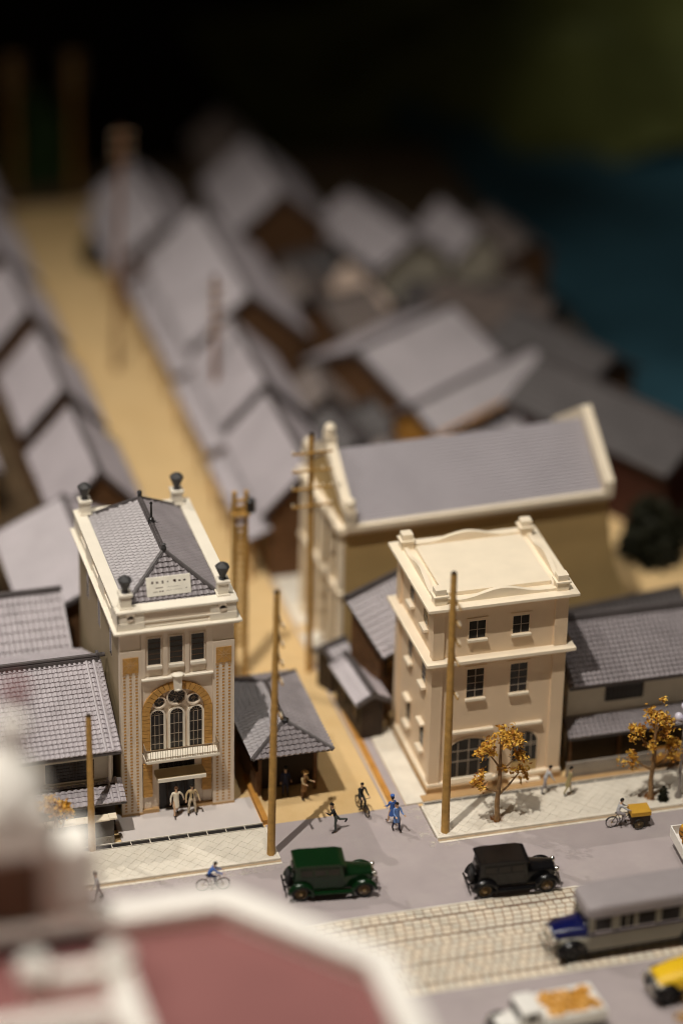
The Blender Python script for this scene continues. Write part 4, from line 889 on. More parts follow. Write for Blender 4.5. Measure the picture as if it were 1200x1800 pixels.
# ================================================================== poles and street lamp
def pole(label, x, y, h, r, arms=(), axis='y', group='wooden utility poles', dx=0.0, alen=0.55, wood=None):
    POLE = wood or MATS['pole_wood']
    t = thing('utility_pole', label, 'utility pole', (x, y, 0), 0, group)
    q = MB(); q.tube([(x, y, 0), (x + dx * .5, y, h * .5), (x + dx, y, h)], [r, r * 0.86, r * 0.72], 14); q.build('shaft', POLE, t, smooth=True)
    q = MB(); q.tube([(x + dx, y, h), (x + dx, y, h + 0.10)], [r * 0.7, r * 0.55], 14); q.build('cap', DARKW, t)
    for z in arms:
        xx = x + dx * z / h; L_ = alen; d = Vector((0, 1, 0)) if axis == 'y' else Vector((1, 0, 0)); side = Vector((1, 0, 0)) if axis == 'y' else Vector((0, -1, 0))
        c = Vector((xx, y, z)) + side * (r * 0.98); q = MB()
        q.prism([c + d * -L_ + Vector((0, 0, -.05)), c + d * -L_ + side * .09 + Vector((0, 0, -.05)), c + d * -L_ + side * .09 + Vector((0, 0, .05)), c + d * -L_ + Vector((0, 0, .05))], d * 2 * L_)
        ca = q.build('crossarm', POLE, t)
        for s in (-1, -0.55, 0.55, 1):
            p = c + d * (L_ - 0.06) * s + side * 0.045; q = MB(); q.lathe([(0.03, 0.05), (0.03, 0.12), (0.06, 0.14), (0.055, 0.2), (0.02, 0.23)], p, 8); q.build('insulator', IVORYT, ca)
    return t
pole('tall bare wooden pole on the pavement corner beside the bank tower', 0.72, -5.2, 15.8, 0.215, (14.0, 12.9, 11.8, 10.7, 8.7), 'y', dx=0.16)
pole('tall wooden pole on the pavement corner in front of the ivory block', 10.12, -5.38, 15.75, 0.225, (13.9, 12.85, 11.75, 10.6, 8.6), 'y', dx=-0.1)
pole('shorter wooden pole in front of the broad tiled roof at left', -8.2, -2.62, 8.3, 0.2, (), dx=-0.05)
pole('wooden pole with wide crossarms at the lane front of the big hall', 7.36, 12.1, 15.2, 0.2, (14.2, 13.1, 12.0, 10.9), 'x', dx=-0.1, alen=1.15)
pole('blurred pole with crossarms in front of the right hand street row', 8.32, 39.3, 12.6, 0.24, (12.0, 11.2, 10.4, 9.6, 8.8), 'x', alen=0.5, wood=mat('red_brown_pole', (0.26, 0.12, 0.05), 0.6, 0.2))
pole('tall pole standing in the tan street halfway along, before the far row', 4.75, 53.2, 17.4, 0.2, (17.0, 16.2, 15.4), 'x', dx=0.6, alen=0.75, wood=mat('red_brown_pole', (0.26, 0.12, 0.05), 0.6, 0.2))  # dark wood colour paints in the dim light on this far pole
bush('dark bush at the foot of the houses on the right of the tan street', 7.0, 70.5, 0, 1.2, 2.6, BUSHG, 8, 400, 0.3)
pole('left of the two far poles at the end of the tan street', 3.5, 84.3, 11.4, 0.3, (11.0, 10.2, 9.4, 8.6), 'x', alen=0.75, wood=mat('dimmed_pole_wood', (0.36, 0.20, 0.055), 0.7, 0.2))  # pole wood darkened to imitate light falling off at the street end
pole('right of the two far poles at the end of the tan street', 7.85, 83.3, 11.6, 0.3, (11.2, 10.4, 9.6, 8.8), 'x', alen=0.75, wood=mat('dimmed_pole_wood', (0.36, 0.20, 0.055), 0.7, 0.2))
LP = thing('twin_pole', 'pair of close wooden posts joined by rungs behind the bank tower', 'utility pole', (3.35, 12.6, 0))
for x in (3.05, 3.72): q = MB(); q.tube([(x, 12.6, 0), (x, 12.6, 11.9)], [0.17, 0.14], 12); q.build('post', POLE, LP, smooth=True)
z = 2.0
while z < 11.6:
    q = MB(); q.box(3.1, 3.68, 12.5, 12.7, z, z + 0.14); q.build('rung', POLE, LP); z += 0.42
q = MB(); q.box(2.9, 3.88, 12.3, 12.9, 10.4, 10.6); q.build('platform', POLE, LP)
q = MB(); q.lathe([(0.3, 10.6), (0.3, 11.3), (0.1, 11.45)], (3.95, 12.6, 0), 12); q.build('transformer', BLACK, LP)
SL = thing('street_lamp', 'thin street lamp with clustered glass globes at the right edge of the pavement', 'street lamp', (23.25, -5.2, 0))
q = MB(); q.lathe([(0.2, 0.12), (0.2, 0.3), (0.09, 0.45), (0.07, 3.0), (0.05, 5.6)], (23.25, -5.2, 0), 10); q.build('post', mat('lamp_post_grey', (0.22, 0.19, 0.17), 0.4, 0.5), SL, smooth=True)
GLOBE = mat('lamp_globe', (0.72, 0.68, 0.80), 0.1, 0.6, var=0.02, coat=0.5)
for dx, dy, dz in ((0, 0, 5.85), (-0.34, 0, 5.25), (0.34, 0, 5.25), (0, -0.34, 5.25)):
    q = MB(); q.ell((23.25 + dx, -5.2 + dy, dz), 0.24, 0.24, 0.25, 12, 8); q.build('globe', GLOBE, SL, smooth=True)
    if dx or dy: q = MB(); q.tube([(23.25, -5.2, 4.8), (23.25 + dx, -5.2 + dy, 5.02)], 0.035, 6); q.build('arm', MATS['lamp_post_grey'], SL)

# ================================================================== trees
def tree(label, x, y, limbs, h, seed, clumps, group='yellow leaved street trees', tuft=True, nl=150, z0=0.12):
    rn = random.Random(seed); t = thing('street_tree', label, 'tree', (x, y, 0), 0, group)
    q = MB(); q.tube([(x, y, z0 - 0.05), (x + 0.02, y, z0 + 0.25), (x - 0.04, y, 1.3), (x + 0.06, y + 0.02, 2.6), (x + 0.02, y, h * 0.72), (x - 0.03, y, h * 0.93)], [0.24, 0.15, 0.13, 0.11, 0.075, 0.03], 9)
    for (zb, dx, dy, ze, r) in limbs:
        a_ = Vector((x + 0.02, y, zb)); b2 = Vector((x + dx, y + dy, ze)); mid = a_.lerp(b2, 0.5) + Vector((rn.uniform(-.1, .1), rn.uniform(-.1, .1), -0.12))
        q.tube([a_, mid, b2], [r, r * 0.75, r * 0.4], 7)
        for k in range(2): c = mid.lerp(b2, 0.6); q.tube([c, c + Vector((rn.uniform(-.35, .35), rn.uniform(-.35, .35), rn.uniform(.1, .45)))], [r * .45, r * .2], 5)
    q.build('trunk', BARK, t, smooth=True)
    q = MB()
    for (dx, dy, z, rx, rz, dens) in clumps:
        subs = [(Vector((x + dx + rn.gauss(0, .5) * rx, y + dy + rn.gauss(0, .5) * rx, z + rn.gauss(0, .5) * rz)), rn.uniform(.16, .30)) for _ in range(max(2, int(dens * 9)))]
        for i in range(int(nl * dens)):
            c, rr = rn.choice(subs); p = c + Vector((rn.gauss(0, 1), rn.gauss(0, 1), rn.gauss(0, .8))) * rr * 0.6
            u = Vector((rn.gauss(0, 1), rn.gauss(0, 1), rn.gauss(0, .6))).normalized(); v = u.orthogonal().normalized(); v = (v * math.cos(rn.uniform(0, 3)) + u.cross(v) * math.sin(rn.uniform(0, 3))).normalized(); n_ = u.cross(v)
            s = rn.uniform(0.08, 0.15); a_ = p - u * s; b2 = p + u * s; c1 = p + v * s * .6 + n_ * s * .25; c2 = p - v * s * .6 + n_ * s * .25
            q.add([a_, c1, b2, c2], [(0, 1, 2), (0, 2, 3)], rn.choice((0, 0, 1, 1, 2)))
    cr = q.build('crown', LEAVES, t)
    if tuft:
        q = MB()
        for i in range(70):
            a_ = rn.uniform(0, 6.28); r0 = rn.uniform(.05, .3); p = Vector((x + r0 * math.cos(a_), y + r0 * math.sin(a_), z0)); d = Vector((math.cos(a_) * .12, math.sin(a_) * .12, rn.uniform(.1, .28)))
            q.add([p + Vector((-.03, 0, 0)), p + Vector((.03, .02, 0)), p + d], [(0, 1, 2)])
        q.build('grass_tuft', LEAVES[2], t, stuff=True)
    return t
tree('yellow leaved street tree in front of the ivory corner block', 13.1, -5.0, [(1.9, -1.2, -.2, 2.75, .08), (1.7, 1.15, .1, 2.9, .07), (3.4, -.75, .2, 4.5, .06), (3.3, .95, -.1, 4.1, .06), (4.2, .3, .3, 5.3, .05)], 5.9, 11,
     [(0.0, 0, 5.25, .75, .55, 2.6), (-.75, .1, 4.55, .5, .38, 1.4), (.75, .1, 4.9, .5, .45, 1.5), (1.0, -.1, 4.05, .32, .28, .7), (-1.15, -.2, 2.95, .42, .36, 1.0), (1.2, .1, 3.15, .28, .3, .5), (0.1, -.1, 3.4, .35, .16, .4), (1.35, 0, 2.4, .1, .3, .15)])
tree('yellow leaved street tree beside the street lamp at right', 21.75, -4.95, [(1.9, -1.2, -.1, 2.95, .08), (2.0, 1.1, .1, 3.0, .07), (3.3, -.9, .1, 4.3, .06), (3.4, .7, .2, 4.0, .06), (4.1, .25, -.2, 5.2, .05)], 5.9, 12,
     [(0.0, 0, 5.3, .6, .5, 2.4), (-1.05, .1, 4.55, .45, .3, 1.0), (.55, .1, 4.55, .5, .4, 1.2), (.45, 0, 3.85, .5, .2, .8), (-.35, -.1, 3.5, .3, .15, .4), (-1.3, -.1, 3.0, .38, .35, .9), (1.2, .1, 3.25, .42, .38, 1.0), (.8, -.1, 2.8, .3, .15, .4)])
tree('yellow leaved street tree in front of the left tiled house, half hidden by white blur', -10.2, -3.2, [(1.5, -.6, 0, 2.6, .07), (1.6, .5, 0, 2.7, .07)], 4.2, 13, [(0.25, 0, 3.25, .5, .5, 2.6), (-.3, 0, 3.6, .5, .4, 2.0)])
tree('golden street tree on the near pavement at the lower right corner', 16.5, -26.7, [(1.5, -.8, 0, 2.6, .08), (1.6, .8, 0, 2.7, .08), (2.6, .3, .3, 3.6, .06)], 4.4, 14, [(0, 0, 3.4, .9, .6, 4), (-.9, 0, 2.7, .6, .4, 2), (.8, .2, 2.9, .6, .5, 2)])
bush('tiny green shrub on the pavement between tree and street lamp', 22.35, -5.3, 0.1, 0.3, 0.9, BUSHG, 3, 160, 0.1)
bush('dark olive bush right of the big hall', 31.0, 20.2, 0, 2.0, 4.2, BUSHG, 4, 900, 0.35)
bush('dark green bush at the far end of the tan street between two poles', 5.8, 87.5, -2, 2.4, 9.0, mat('bush_dark', (0.045, 0.085, 0.03), 0.8, 0.1, var=0.4), 5, 1500, 0.6)
bush('low dark bush behind the shed right of the big hall', 35.5, 22.0, 0, 2.2, 2.6, BUSHG, 6, 700, 0.35)

# ================================================================== vehicles (local x = forward)
def wheel(root, x, y, r, wd, spokes=10, cover=None):
    q = MB(); q.torus((x, y, r), r - wd * 0.55, wd * 0.55, 'y', 24, 8); w_ = q.build('wheel', TYRE, root, smooth=True)
    q = MB(); s = 1 if y > 0 else -1; rr = r - wd * 0.95
    q.torus((x, y, r), rr, wd * 0.25, 'y', 24, 6)
    if cover is None:
        for i in range(spokes):
            a_ = math.pi * 2 * i / spokes; q.tube([(x, y + s * .03, r), (x + rr * math.cos(a_), y, r + rr * math.sin(a_))], 0.018, 5)
    else: q.lathe([(rr, -.02), (rr, .02)], (x, y, r), 20, 'y')
    q.lathe([(0.09, -0.08), (0.09, 0.08), (0.05, 0.11)] if s > 0 else [(0.05, -0.11), (0.09, -0.08), (0.09, 0.08)], (x, y, r), 10, 'y'); q.build('rim', cover or SPOKE, w_)
    return w_
def fender(root, m_, x, y, r, wd, a0, a1, tail=None, th=0.05):
    q = MB(); rings = []; n = 14
    for i in range(n + 1):
        t = lerp(a0, a1, i / n); ring = []
        for j in range(9):
            u = -1 + 2 * j / 8; k = r + 0.10 * (1 - u * u); ring.append((x + k * math.cos(t), y + u * wd, 0.40 + k * math.sin(t)))
        for j in range(8, -1, -1):
            u = -1 + 2 * j / 8; k = r - th + 0.08 * (1 - u * u); ring.append((x + k * math.cos(t), y + u * wd * .96, 0.40 + k * math.sin(t)))
        rings.append(ring)
    q.loft(rings); return q.build('fender', m_, root, smooth=True)
def sedan(label, x, y, rot, m_, name='sedan_car'):
    t = thing(name, label, 'car', (x, y, 0.014), rot, 'closed saloon cars on the road', local=True); t.scale = (1.19, 1.1, 1.15)
    q = MB(); prof = [(-1.52, .50), (-1.58, .95), (-1.52, 1.28), (-1.47, 1.66), (-1.36, 1.74), (.38, 1.74), (.50, 1.66), (.58, 1.24), (.60, .50)]
    q.prism([(a_, -.70, b2) for a_, b2 in prof], (0, 1.40, 0)); q.build('body', m_, t, smooth=True, bevel=0.05)
    q = MB(); q.prism([(-1.56, -.745, 1.735), (-1.50, -.745, 1.80), (-1.2, -.745, 1.845), (.3, -.745, 1.84), (.66, -.745, 1.755), (.66, -.745, 1.72), (-1.56, -.745, 1.70)], (0, 1.49, 0)); q.build('roof', m_, t, smooth=True, bevel=0.035)
    def hs(x, w_, zt, zb=.55):
        pts = [(x, -w_, zb), (x, -w_, zt - .2)] + [(x, w_ * math.cos(a_) , zt - .2 + .2 * math.sin(a_)) for a_ in [math.pi - math.pi * k / 8 for k in range(1, 8)]] + [(x, w_, zt - .2), (x, w_, zb)]
        return pts
    q = MB(); q.loft([hs(.55, .66, 1.30), hs(.62, .63, 1.29), hs(1.15, .53, 1.25), hs(1.82, .42, 1.20), hs(1.86, .38, 1.16)]); q.build('hood', m_, t, smooth=True)
    q = MB(); q.loft([hs(1.86, .37, 1.15, .58), hs(1.90, .35, 1.12, .60)]); q.build('grille', CHROME, t)
    for s in (-1, 1):
        for xa, xb in ((-1.28, -.78), (-.68, -.20), (-.10, .38)):
            q = MB(); lo, hi = sorted((s * .712, s * .69)); q.box(xa, xb, lo, hi, 1.25, 1.60); w_ = q.build('window', GLASS, t)
            q = MB(); lo, hi = sorted((s * .735, s * .70))
            q.box(xa - .04, xb + .04, lo, hi, 1.60, 1.635); q.box(xa - .04, xb + .04, lo, hi, 1.215, 1.25); q.box(xa - .04, xa, lo, hi, 1.25, 1.60); q.box(xb, xb + .04, lo, hi, 1.25, 1.60); q.build('frame', m_, w_)
        for xd in (-.73, -.15, .45): q = MB(); lo, hi = sorted((s * .712, s * .70)); q.box(xd - .008, xd + .008, lo, hi, .56, 1.2); q.build('door_seam', BLACKP, t)
        q = MB(); lo, hi = sorted((s * .66, s * .94)); q.box(-1.0, 1.0, lo, hi, .38, .44); q.build('running_board', m_, t, bevel=0.02)
        fender(t, m_, 1.45, s * .79, .50, .17, R(8), R(196)); fender(t, m_, -1.28, s * .79, .50, .17, R(-16), R(172))
        wheel(t, 1.45, s * .74, .40, .15); wheel(t, -1.28, s * .74, .40, .15)
        q = MB(); q.ell((1.93, s * .40, .98), .13, .15, .15, 12, 8); q.build('headlight', CHROME, t, smooth=True)
    q = MB(); q.box(.575, .60, -.55, .55, 1.30, 1.60); q.build('windshield', GLASS, t)
    q = MB(); q.box(-1.60, -1.50, -.32, .32, 1.30, 1.54); q.build('rear_window', GLASS, t)
    q = MB(); q.torus((-1.76, 0, .88), .30, .11, 'x', 22, 8); sw = q.build('spare_wheel', TYRE, t, smooth=True)
    q = MB(); q.ell((-1.76, 0, .88), .09, .36, .36, 18, 8); q.build('wheel_cover', m_, sw, smooth=True)
    q = MB(); q.tube([(2.02, -.62, .60), (2.10, 0, .60), (2.02, .62, .60)], .035, 6); q.tube([(1.7, -.3, .55), (2.06, -.3, .6)], .03, 5); q.tube([(1.7, .3, .55), (2.06, .3, .6)], .03, 5); q.build('bumper', CHROME, t)
    q = MB(); q.box(-2.0, -1.93, -.60, .60, .50, .60); q.box(-1.95, -1.4, -.3, -.22, .5, .56); q.box(-1.95, -1.4, .22, .3, .5, .56); q.build('rear_bumper', BLACKP, t)
    q = MB(); q.box(-1.7, 1.85, -.42, .42, .36, .56); q.build('chassis', BLACK, t)
    return t
sedan('glossy dark green old saloon car at the street corner', 2.80, -8.9, R(-7), GREENP)
sedan('glossy black old saloon car beside the tram paving', 11.95, -10.8, R(-4), BLACKP)

# bus, facing -X
BS = thing('old_bus', 'old grey bus with blue hood standing on the tram paving', 'bus', (16.9, -16.75, 0.04), R(181.0), local=True); BS.scale = (1.08, 1.06, 1.16)
q = MB(); L0, L1, hw = -6.0, 3.0, 1.05
def rr(x, w_, z0, z1, r):
    return [(x, -w_, z0), (x, w_, z0)] + [(x, w_ - r + r * math.cos(a_), z1 - r + r * math.sin(a_)) for a_ in [math.pi / 2 * k / 5 for k in range(6)]] + [(x, -w_ + r - r * math.sin(a_), z1 - r + r * math.cos(a_)) for a_ in [math.pi / 2 * k / 5 for k in range(6)]]
q.loft([rr(L0, hw, .55, 2.25, .1), rr(L1, hw, .55, 2.25, .1)]); q.build('body', BUSB, BS, bevel=0.04)
q = MB(); q.loft([rr(L0 - .05, .75, 2.24, 2.55, .12), rr(L0 + .25, hw - .05, 2.24, 2.78, .25), rr(L0 + 1, hw + .04, 2.24, 2.84, .25), rr(L1 - .8, hw + .04, 2.24, 2.84, .25), rr(L1 - .15, hw + .03, 2.24, 2.80, .25), rr(L1 + .10, hw - .12, 2.24, 2.70, .22), rr(L1 + .17, hw - .35, 2.24, 2.52, .1)]); q.build('roof', BUSR, BS, smooth=True)
for s in (-1, 1):
    for xa, xb in ((1.95, 2.75), (1.22, 1.52), (.85, 1.12), (-.2, .65), (-1.4, -.5), (-2.6, -1.7), (-3.8, -2.9), (-5.0, -4.1)):
        q = MB(); lo, hi = sorted((s * (hw + .012), s * (hw - .04))); q.box(xa, xb, lo, hi, 1.56, 2.18); w_ = q.build('window', GLASS, BS)
        q = MB(); lo, hi = sorted((s * (hw + .05), s * hw)); q.box(xa - .03, xb + .03, lo, hi, 1.49, 1.56); q.build('sill', CHROME, w_)
    q = MB(); lo, hi = sorted((s * (hw + .022), s * (hw - .02))); q.box(L0, L1 + .02, lo, hi, 1.36, 1.46); q.build('stripe', BLUEP, BS)
for ya, yb_ in ((-.9, -.08), (.08, .9)): q = MB(); q.box(L1 - .02, L1 + .03, ya, yb_, 1.55, 2.18); q.build('windshield', GLASS, BS)
def hs2(x, w_, zt, zb=.7): return [(x, -w_, zb), (x, -w_, zt - .25)] + [(x, w_ * math.cos(a_), zt - .25 + .25 * math.sin(a_)) for a_ in [math.pi - math.pi * k / 8 for k in range(1, 8)]] + [(x, w_, zt - .25), (x, w_, zb)]
q = MB(); q.loft([hs2(L1, .88, 1.62), hs2(L1 + .6, .72, 1.58), hs2(L1 + 1.55, .54, 1.46)]); q.build('hood', BLUEP, BS, smooth=True)
q = MB(); q.loft([hs2(L1 + 1.55, .53, 1.44), hs2(L1 + 1.63, .49, 1.40)]); q.build('grille', CHROME, BS)
q = MB(); q.loft([rr(L1, .98, .6, 1.18, .2), rr(L1 + 1.0, .82, .6, 1.12, .2), rr(L1 + 1.5, .56, .6, 1.05, .2)]); q.build('cowl', BUSB, BS, smooth=True)
for s in (-1, 1):
    fender(BS, BLACKP, L1 + .75, s * .92, .66, .24, R(5), R(190)); wheel(BS, L1 + .75, s * .86, .46, .2, cover=BLACK); wheel(BS, -2.15, s * .98, .46, .2, cover=BLACK)
    q = MB(); q.lathe([(.62, -.02), (.62, .02)], (-2.15, s * (hw + .01), .5), 22, 'y'); q.build('wheel_arch', TYRE, BS)
    q = MB(); q.ell((L1 + 1.5, s * .62, 1.08), .14, .16, .16, 12, 8); q.build('headlight', CHROME, BS, smooth=True)
q = MB(); q.box(L0, L1 + .9, -.9, .9, .34, .6); q.build('chassis', BLACK, BS)
q = MB(); q.tube([(L1 + 1.75, -.85, .6), (L1 + 1.85, 0, .6), (L1 + 1.75, .85, .6)], .05, 6); q.build('bumper', CHROME, BS)

def truck(name, label, cat, x, y, z, rot, cab, bed, hood, load, L=3.2, bedw=1.0, goods=None):
    t = thing(name, label, cat, (x, y, z), rot, None, local=True)
    q = MB(); q.box(-L, 0.05, -bedw, bedw, .78, .88); q.build('bed_floor', bed, t)
    for a_ in ((-L, 0.05, -bedw, -bedw + .07), (-L, 0.05, bedw - .07, bedw), (-L, -L + .07, -bedw + .072, bedw - .072), (-.02, .05, -bedw + .072, bedw - .072)):
        q = MB(); q.box(a_[0], a_[1], a_[2], a_[3], .88, 1.42); q.build('bed_side', bed, t, bevel=0.015)
    if load:
        load(t, L, bedw)
        for a_ in ((-L + .072, -.022, -bedw + .072, -bedw + .30), (-L + .072, -.022, bedw - .30, bedw - .072), (-L + .072, -L + .38, -bedw + .302, bedw - .302), (-.42, -.022, -bedw + .302, bedw - .302)):
            q = MB(); q.box(a_[0], a_[1], a_[2], a_[3], 1.36, 1.44); q.build('bed_rim', bed, t, bevel=0.02)
    q = MB(); prof = [(.12, .62), (.12, 1.75), (.22, 1.86), (1.02, 1.86), (1.12, 1.75), (1.2, 1.25), (1.22, .62)]; q.prism([(a_, -.82, b2) for a_, b2 in prof], (0, 1.64, 0)); q.build('cab', cab, t, bevel=0.06, smooth=True)
    for s in (-1, 1):
        q = MB(); lo, hi = sorted((s * .83, s * .8)); q.box(.32, .98, lo, hi, 1.28, 1.70); q.build('window', GLASS, t)
    q = MB(); q.prism([(1.13, -.7, 1.72), (1.21, -.7, 1.30), (1.235, -.7, 1.30), (1.155, -.7, 1.72)], (0, 1.4, 0)); q.build('windshield', GLASS, t)
    q = MB(); q.loft([hs2(1.2, .70, 1.28), hs2(1.6, .60, 1.25), hs2(2.25, .46, 1.18)]); q.build('hood', hood, t, smooth=True)
    q = MB(); q.loft([hs2(2.25, .45, 1.17), hs2(2.31, .42, 1.13)]); q.build('grille', BLACK, t)
    for s in (-1, 1):
        fender(t, BLACKP, 1.75, s * .80, .52, .18, R(5), R(190)); wheel(t, 1.75, s * .76, .42, .17, cover=BLACK); wheel(t, -1.9, s * .78, .42, .17, cover=BLACK)
        q = MB(); q.ell((2.3, s * .56, .98), .13, .15, .15, 12, 8); q.build('headlight', CHROME, t, smooth=True)
    q = MB(); q.box(-L + .2, 2.2, -.45, .45, .45, .76); q.build('chassis', BLACK, t)
    q = MB(); q.tube([(2.42, -.8, .55), (2.5, 0, .55), (2.42, .8, .55)], .05, 6); q.build('bumper', CHROME, t)
    return t
def load_fruit(t, L, bw):
    rn = random.Random(4); q = MB()
    for i in range(150):
        xx, yy = rn.uniform(-L + .22, -.25), rn.uniform(-bw + .22, bw - .22); q.ell((xx, yy, 1.36 + rn.uniform(-.03, .12)), .17, .16, .13, 7, 4)
    q.box(-L + .1, -.1, -bw + .1, bw - .1, .9, 1.24); o = q.build('goods', ORANGE, t, smooth=True); o['kind'] = 'stuff'
truck('goods_truck', 'white goods truck with open bed of orange goods at the bottom edge', 'truck', 9.5, -22.55, 0.014, R(184), WHITEP, WHITEP, WHITEP, load_fruit, 3.1, 1.1)
BT = truck('goods_truck', 'white flatbed truck loaded with barrels at the right edge', 'truck', 24.05, -10.75, 0.014, R(-3), WHITEP, WHITEP, BLACKP, None, 3.0, 1.12)
bi = 0
for bx, by, lb in ((21.75, -9.98, 'brown barrel in the far rear corner of the white flatbed'), (21.62, -10.75, 'brown barrel in the middle rear of the white flatbed'), (21.65, -11.35, 'brown barrel in the near rear corner of the white flatbed'),
               (22.45, -10.1, 'brown barrel in the second row of the white flatbed, far side'), (22.4, -10.9, 'brown barrel in the second row of the white flatbed, middle')):
    b = MB(); b.lathe([(.24, .9), (.30, 1.08), (.32, 1.26), (.30, 1.44), (.24, 1.62)], (bx, by, 0), 16); bo = b.build('barrel', BARREL, loc=(bx, by, .9), smooth=True); tag(bo, lb, 'barrel', 'barrels on the white flatbed')
    q = MB(); q.lathe([(.315, 1.1), (.32, 1.15)], (bx, by, 0), 16); q.lathe([(.315, 1.37), (.31, 1.42)], (bx, by, 0), 16); q.build('hoop', BLACK, bo)
    q = MB(); q.lathe([(.22, 1.615), (.22, 1.635)], (bx, by, 0), 16); q.build('lid', CRATE, bo)
YC = thing('yellow_truck', 'yellow truck with black grille cut off by the lower right edge', 'truck', (17.75, -21.35, 0.014), R(183), local=True); YC.scale = (1.0, 0.95, 1.28)
q = MB(); prof = [(-1.5, .6), (-1.5, 1.3), (-1.3, 1.55), (-.4, 1.58), (-.1, 1.46), (.2, 1.2), (.32, .6)]; q.prism([(a_, -.9, b2) for a_, b2 in prof], (0, 1.8, 0)); q.build('cab', YELLOW, YC, bevel=0.16, smooth=True)
q = MB(); q.loft([hs2(.25, .94, 1.42), hs2(.9, .88, 1.36), hs2(1.95, .74, 1.18)]); q.build('hood', YELLOW, YC, smooth=True)
q = MB(); q.box(.3, 2.0, -.80, .80, .84, .97); q.build('hood_side', WHITEP, YC, bevel=0.03)
q = MB(); q.loft([hs2(2.0, .74, 1.04, .32), hs2(2.14, .68, .98, .32)]); q.build('grille', BLACK, YC)
for s in (-1, 1):
    fender(YC, BLACKP, 1.5, s * .86, .54, .2, R(5), R(190)); wheel(YC, 1.5, s * .82, .44, .18, cover=BLACK); wheel(YC, -1.0, s * .86, .44, .18, cover=BLACK)
    q = MB(); q.ell((2.24, s * .52, .86), .15, .17, .17, 12, 8); q.build('headlight', CHROME, YC, smooth=True)
    q = MB(); lo, hi = sorted((s * .915, s * .88)); q.box(-.85, -.15, lo, hi, 1.15, 1.45); q.build('window', GLASS, YC)
q = MB(); q.box(-1.4, 2.0, -.6, .6, .42, .66); q.build('chassis', BLACK, YC)
q = MB(); q.tube([(2.2, -.85, .55), (2.3, 0, .55), (2.2, .85, .55)], .05, 6); q.build('bumper', CHROME, YC)
HC = thing('hand_cart', 'orange handcart parked behind the right hand street tree', 'cart', (23.7, -2.15, 0.16), 0, local=True)
q = MB(); q.box(-.9, .9, -.38, .38, .45, .58); q.build('deck', WALLO, HC)
for s in (-1, 1): q = MB(); q.box(-.9, .9, s * .38 - .03, s * .38 + .03, .58, .95); q.build('side_board', WALLO, HC); q = MB(); q.torus((.1, s * .46, .34), .3, .04, 'y', 18, 6); w_ = q.build('wheel', DARKW, HC)
q = MB(); q.tube([(-.9, -.3, .5), (-1.7, -.3, .6), (-1.7, .3, .6), (-.9, .3, .5)], .035, 6); q.build('handle', DARKW, HC)

# ================================================================== people
DG = None
def skin_body(verts, edges, rad, root=0, lev=2):
    me = bpy.data.meshes.new('body'); me.from_pydata([tuple(v) for v in verts], edges, []); o = bpy.data.objects.new('tmp_body', me); COL.objects.link(o)
    md = o.modifiers.new('s', 'SKIN'); md.branch_smoothing = 0.3; md.use_smooth_shade = True
    if not me.skin_vertices: me.attributes
    sv = me.skin_vertices[0].data
    for i, r in enumerate(rad): sv[i].radius = (r, r) if not isinstance(r, tuple) else r
    sv[root].use_root = True
    ss = o.modifiers.new('u', 'SUBSURF'); ss.levels = lev
    dg = bpy.context.evaluated_depsgraph_get(); ev = o.evaluated_get(dg); m2 = bpy.data.meshes.new_from_object(ev); bpy.data.objects.remove(o); return m2
def rotx(v, a_): c, s = math.cos(a_), math.sin(a_); return Vector((v[0], v[1] * c - v[2] * s, v[1] * s + v[2] * c))
